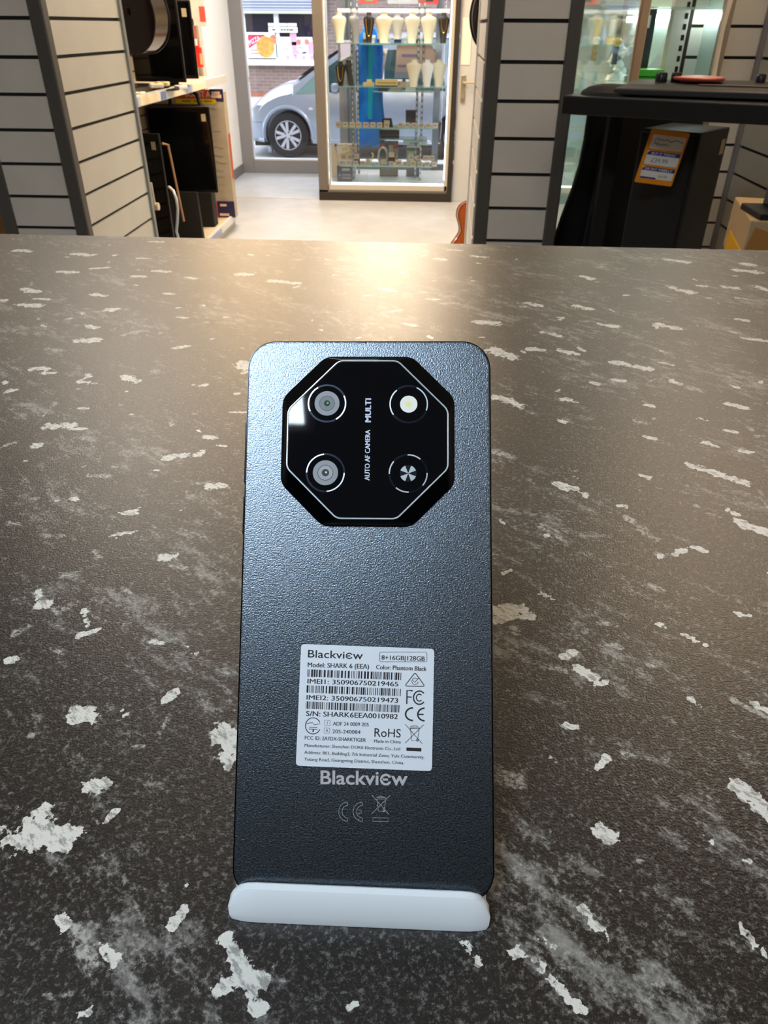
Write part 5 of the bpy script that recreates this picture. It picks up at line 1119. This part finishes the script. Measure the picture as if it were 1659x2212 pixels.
# blue hanging bag
bgx = atY(800, 240, 8.62)[0]
hb_ = thing('blue_bag', 'long bright blue plastic bag hanging in the window case', 'bag', (bgx, 8.62, .42))
rings = []
for z, w_, ph_ in ((.0, .13, 0), (.06, .155, .4), (.2, .15, 1.0), (.4, .125, 1.6), (.7, .12, 2.2), (.85, .13, 2.6), (.95, .12, 3.0), (1.02, .06, 3.3), (1.06, .02, 3.5)):
    rings.append([(w_ * math.cos(a) * (1 + .04 * math.sin(5 * a + ph_)), (.035 + .01 * math.sin(7 * a + ph_ * 2)) * math.sin(a), z + .012 * math.sin(6 * a)) for a in [2 * PI * k / 48 for k in range(48)]])
build('bag_body', MB().loft(rings), mat('bright_blue_plastic', '#1567d8', .28, noise=(6, '#1b8fe0', .8)), hb_, smooth=True)
build('teal_stripe', MB().loft([[(x, -.042 - .004 * math.sin(z * 9), z) for x in (-.03 + .02 * z, .015 + .03 * z)] for z in (.25, .4, .55, .7, .85, .95)], cap=False, closed=False), mat('teal_print', '#12a3c4', .3), hb_)
build('bag_handle', MB().tube([(-.02, 0, 1.05), (-.03, 0, 1.12), (0, 0, 1.16), (.03, 0, 1.12), (.02, 0, 1.05)], .006, 6), mat('bright_blue_plastic', '#1567d8', .28), hb_, smooth=True)
# watch cards along the third shelf, and the fourth
ORD = 'first second third fourth fifth sixth seventh eighth ninth tenth eleventh twelfth thirteenth fourteenth fifteenth'.split()
m_tag = mat('price_card_beige', '#b9ae9c', .6); m_tagd = mat('watch_dark', '#39363a', .4)
def pcard(x, Y, z, i, lab, grp, s=1.0, col=m_tag):
    t = thing('price_card', lab, 'price card', (x, Y, z), group=grp)
    build('card', MB().prismx([(-.012 * s, 0), (.012 * s, 0), (.004 * s, .040 * s), (-.002 * s, .042 * s)], -.024 * s, .024 * s), col, t, bevel=.002)
    build('printed_line', MB().obox((0, -.0085 * s, .022 * s), (.03 * s, .001, .012 * s), (-.2, 0, 0)), mat('card_print', '#8a8176', .6), t)
    return t
xa, xb = atY(731, 265, 8.06)[0], atY(940, 268, 8.06)[0]
for k in range(15):
    if k in (7, 8) and k == 8: continue
    pcard(xa + (xb - xa) * k / 14, 8.05, zF[2], k, '%s beige price card from the left along the third window shelf' % ORD[k], 'price cards on the third window shelf', 1.08)
item('black_ring_case', 'black open case with a cream pad in the card row of the third shelf', 'ring case', 836, 262, 8.12, zF[2], [('case_body', MB().loft([[(-.06, -.03, 0), (.06, -.03, 0), (.06, .03, 0), (-.06, .03, 0)], [(-.045, -.02, .075), (.045, -.02, .075), (.045, .02, .075), (-.045, .02, .075)]]), m_black), ('pad', MB().box(-.028, .028, -.032, -.024, .022, .06), m_tag)])
item('dark_gift_box', 'dark box behind the right upright above the third window shelf', 'box', 888, 265, 8.45, zF[2] + .0, [('box_body', MB().box(-.055, .055, -.04, .04, 0, .12), mat('slate_navy', '#3a3d47', .5)), ('lid', MB().box(-.057, .057, -.042, .042, .1, .122), mat('slate_navy_b', '#464a55', .5))])
xa, xb = atY(738, 350, 8.06)[0], atY(938, 352, 8.06)[0]
n_ = -1
for k, s_ in zip(range(14), (1, 1, 1, 1, 0, .8, 0, 1, 1.3, 1, 1.1, 1, 1, 1)):
    if not s_: continue
    n_ += 1
    pcard(xa + (xb - xa) * k / 13, 8.05, zF[3], k, '%s beige price card from the left, front row of the lowest window shelf' % ORD[n_], 'price cards on the lowest window shelf', 1.05 * s_)
for k, px in enumerate((742, 756, 888, 905, 920, 933)):
    pcard(atY(px, 335, 8.2)[0], 8.22, zF[3] + .03, k, '%s beige price card from the left in the raised back row, lowest window shelf' % ORD[k], 'raised price cards on the lowest window shelf', 1.15)
item('watch_stand', 'dark watch stand with a cream card, left of the blue bag foot', 'watch stand', 771, 340, 8.16, zF[3], [('stand', MB().box(-.03, .03, -.02, .02, 0, .10), m_tagd), ('card', MB().box(-.026, .026, -.024, -.02, .045, .095), m_tag)])
item('watch_stand', 'black watch stand with a cream card beside the grey bangle', 'watch stand', 846, 340, 8.14, zF[3], [('stand', MB().box(-.033, .033, -.02, .02, 0, .11), m_black), ('card', MB().box(-.028, .028, -.024, -.02, .07, .115), m_tag), ('gold_chain', MB().tube([(-.03, -.022, .02), (0, -.024, .01), (.03, -.022, .018)], .004, 6), m_gold)])
item('bangle', 'large pale grey bangle standing on the lowest window shelf', 'bangle', 827, 330, 8.18, zF[3], [('ring', MB().tube([(.045 * math.cos(a), 0, .075 + .075 * math.sin(a)) for a in [2 * PI * k / 30 for k in range(30)]], .011, 8, closed=True), mat('bangle_grey', '#b8b4b8', .25, .6)), ('card', MB().box(-.02, .04, -.02, -.01, 0, .045), m_tag)])
item('yellow_ribbon', 'yellow looped ribbon on the lowest window shelf beside the blue bag', 'ribbon', 800, 340, 8.2, zF[3], [('ribbon', MB().tube([(-.05, 0, .01), (-.02, 0, .0), (.01, 0, .02), (.03, 0, .08), (.015, 0, .1)], .007, 6), mat('ribbon_yellow', '#d9d36a', .5)), ('card', MB().box(-.045, .0, -.015, -.008, 0, .04), m_tag)])
item('white_watch_pad', 'white oval pad on the lowest window shelf', 'pad', 860, 350, 8.1, zF[3], [('pad', MB().lathe([(.045, 0), (.05, .012), (.04, .022)], seg=24), m_upvc), ('watch', MB().lathe([(.014, .022), (.014, .03)], seg=14), m_tagd)])
# larger things on rear / floor
zf = .150
item('black_stack', 'stack of black flat cases behind the blue bag, above the lowest shelf', 'cases', 842, 300, 8.55, zB[2], [('case', MB().box(-.10, .10, -.05, .05, .0, .03), m_black), ('case', MB().box(-.105, .10, -.05, .05, .034, .075), m_black), ('case', MB().box(-.095, .09, -.05, .05, .08, .11), mat('case_grey', '#8d8c94', .4))])
item('headphone_box', 'dark boxed set with a red mark and pictures, standing on the case floor', 'box', 842, 372, 8.45, zf, [('box_body', MB().box(-.105, .085, -.04, .05, 0, .33), mat('box_dark', '#45434a', .4)), ('red_print', MB().box(-.10, -.055, -.0415, -.04, .29, .315).box(.04, .08, -.0415, -.04, .28, .32), mat('red_leaf', '#9c3a32', .5)), ('picture', MB().box(-.0, .083, -.0415, -.04, .09, .27), mat('picture_brown', '#8b7463', .5)), ('grey_panel', MB().box(-.01, .035, -.042, -.0415, .13, .3), mat('picture_grey', '#96938d', .5)), ('lower_print', MB().box(-.10, .08, -.0415, -.04, .01, .085), mat('picture_taupe', '#7d7263', .5)), ('blue_dot', MB().cyl((-.02, -.043, .07), (-.02, -.041, .07), .016, seg=12), mat('dot_blue', '#4b86c4', .5))])
item('gadget_box', 'dark box with teal and yellow print, right of the boxed set on the case floor', 'box', 892, 372, 8.45, zf, [('box_body', MB().box(-.07, .075, -.04, .05, 0, .28), mat('box_slate', '#5d6468', .4)), ('teal_print', MB().box(-.068, .02, -.0415, -.04, .13, .25), mat('teal_grey', '#7e9b9f', .5)), ('yellow_mark', MB().box(-.045, .0, -.043, -.0415, .205, .235).cyl((.0, -.043, .15), (.0, -.041, .15), .018, seg=12), mat('mark_yellow', '#bdb87c', .5)), ('white_frame', MB().box(.075, .08, -.042, .05, 0, .29).box(-.07, .08, -.042, .05, .28, .29), m_white)])
item('white_tray', 'pale aqua tray lying on top of the dark boxes at the right of the case', 'tray', 898, 310, 8.5, .445, [('tray_body', MB().box(-.13, .12, -.05, .05, 0, .045), mat('aqua_white', '#cfe9ee', .3)), ('tray_slot', MB().box(-.06, .03, -.0515, -.049, .012, .028), mat('slot_grey', '#9fb6bd', .4))])
item('boxed_set', 'black box with grey lettering lines at the left of the case floor', 'box', 744, 385, 8.1, zf, [('box_body', MB().box(-.07, .08, -.03, .06, 0, .145), mat('box_black', '#2a2a30', .4)), ('grey_print', MB().box(-.02, .06, -.0315, -.03, .10, .125).box(-.02, .065, -.0315, -.03, .06, .068).box(-.02, .065, -.0315, -.03, .03, .038), mat('print_grey', '#7b7c82', .5)), ('blue_mark', MB().cyl((-.045, -.0325, .06), (-.045, -.0305, .06), .009, seg=10), mat('dot_blue', '#4b86c4', .5))])
item('kraft_box', 'cream open box with a white and yellow paper at the left of the case', 'box', 750, 330, 8.45, .31, [('box_body', MB().box(-.10, .10, -.05, .05, 0, .14), mat('kraft_cream', '#dfc8a4', .6)), ('white_paper', MB().obox((-.04, -.055, .10), (.13, .004, .075), (0, -.25, 0)), m_paper), ('yellow_patch', MB().obox((-.02, -.059, .10), (.06, .003, .035), (0, -.2, 0)), mat('soft_yellow', '#e8dc77', .5)), ('support_block', MB().box(-.09, .09, -.04, .05, -.16, 0), m_upvc)])
item('tall_cream_box', 'rounded cream shape at the far left of the case', 'ornament', 722, 330, 8.3, .150, [('body', MB().prismy(roundpoly([(-.04, 0), (.03, 0), (.035, .2), (-.005, .32), (-.04, .3)], .02, 4), -.03, .03), mat('kraft_cream_b', '#e6d6bb', .6)), ('foot', MB().box(-.04, .03, -.035, .035, 0, .01), m_upvc)])
item('hanging_tag', 'tiny white pendant on a thin stand on the bright case floor', 'pendant', 790, 378, 8.3, zf, [('stand', MB().tube([(-.02, 0, .05), (0, 0, .0), (.02, 0, .05)], .002, 5), m_trim), ('pendant', MB().cyl((0, -.004, .01), (0, .0, .01), .012, seg=12), m_white)])
# leaflets / window signs facing the street
item('leaflet_card', 'white and orange card hanging behind the upper rear shelf', 'card', 810, 140, 8.75, 1.03, [('card', MB().prismy([(-.14, .0), (.08, .0), (.13, .26), (-.14, .24)], -.003, .003), mat('card_white', '#efe9e2', .5)), ('orange_band', MB().box(-.13, .10, -.005, -.003, .20, .235), mat('card_orange', '#e8a983', .5))])
item('brown_sign', 'brown sign board with faded lettering hanging in the window behind the white busts', 'sign', 898, 150, 8.95, 1.02, [('sign_board', MB().prismy(roundpoly([(-.22, .0), (.20, .0), (.20, .22), (.16, .30), (-.20, .30)], .03, 3), -.004, .004), mat('sign_brown', '#8d7a70', .6)), ('faded_lettering', MB().box(-.15, .02, -.006, -.004, .19, .215).box(-.19, -.02, -.006, -.004, .10, .12), mat('faded_navy', '#5d5670', .6)), ('grey_base', MB().box(-.22, .2, -.006, -.004, .0, .06), mat('sign_slate', '#68707c', .6)), ('hanging_cord', MB().box(-.181, -.179, -.001, .001, .3, 1.7).box(.14, .142, -.001, .001, .3, 1.7), m_trim)])
item('white_leaflet', 'pale lilac leaflet leaning behind the left upright, upper part of the case', 'leaflet', 748, 115, 8.5, 1.17, [('sheet', MB().prismy([(-.055, .02), (.06, .08), (.06, .19), (-.06, .19)], -.002, .002), mat('lilac_paper', '#e4dcf0', .5)), ('sheet_fold', MB().obox((0, -.006, .05), (.13, .012, .02), (0, -.4, 0)), m_white)])
for px, c_, lb, w_ in ((795, '#b5493f', 'red and green picture card at the top of the case, left', .09), (870, '#9aa0a8', 'plain grey panel at the top centre of the case', .15), (925, '#c23a35', 'red and black picture card at the top of the case, right', .10)):
    item('picture_card', lb, 'card', px, 10, 8.8, 1.66, [('card', MB().box(-w_, w_, -.003, .003, 0, .3), mat('pc_' + c_, c_, .5)), ('card_patch', MB().box(-w_ * .3, w_ * .5, -.005, -.003, .02, .16), mat('pcp_' + c_, {'#b5493f': '#6f8f6a', '#9aa0a8': '#a3a9b2'}.get(c_, '#2f2a2c'), .5))])
item('white_light_bar', 'long white bar across the upper rear of the case', 'shelf bar', 850, 25, 8.75, 1.585, [('bar', MB().box(-.55, .55, -.02, .02, 0, .035), m_upvc), ('end_cap', MB().box(-.555, -.545, -.022, .022, -.002, .037).box(.545, .555, -.022, .022, -.002, .037), m_white)])
tag(build('window_mullion', MB().box(-1.0 + .11, -.86, 9.05, 9.09, .0, 2.7), mat('mullion_slate', '#5d6670', .4, .3), bevel=.004), 'slate grey upright bar seen through the left part of the window case', 'bar')
tag(build('window_mullion', MB().box(atY(944, 200, 9.05)[0] - .035, atY(944, 200, 9.05)[0] + .035, 9.05, 9.09, .0, 2.7), mat('mullion_pale', '#8b98a8', .4, .3), bevel=.004), 'pale blue-grey upright bar seen through the right part of the window case', 'bar')
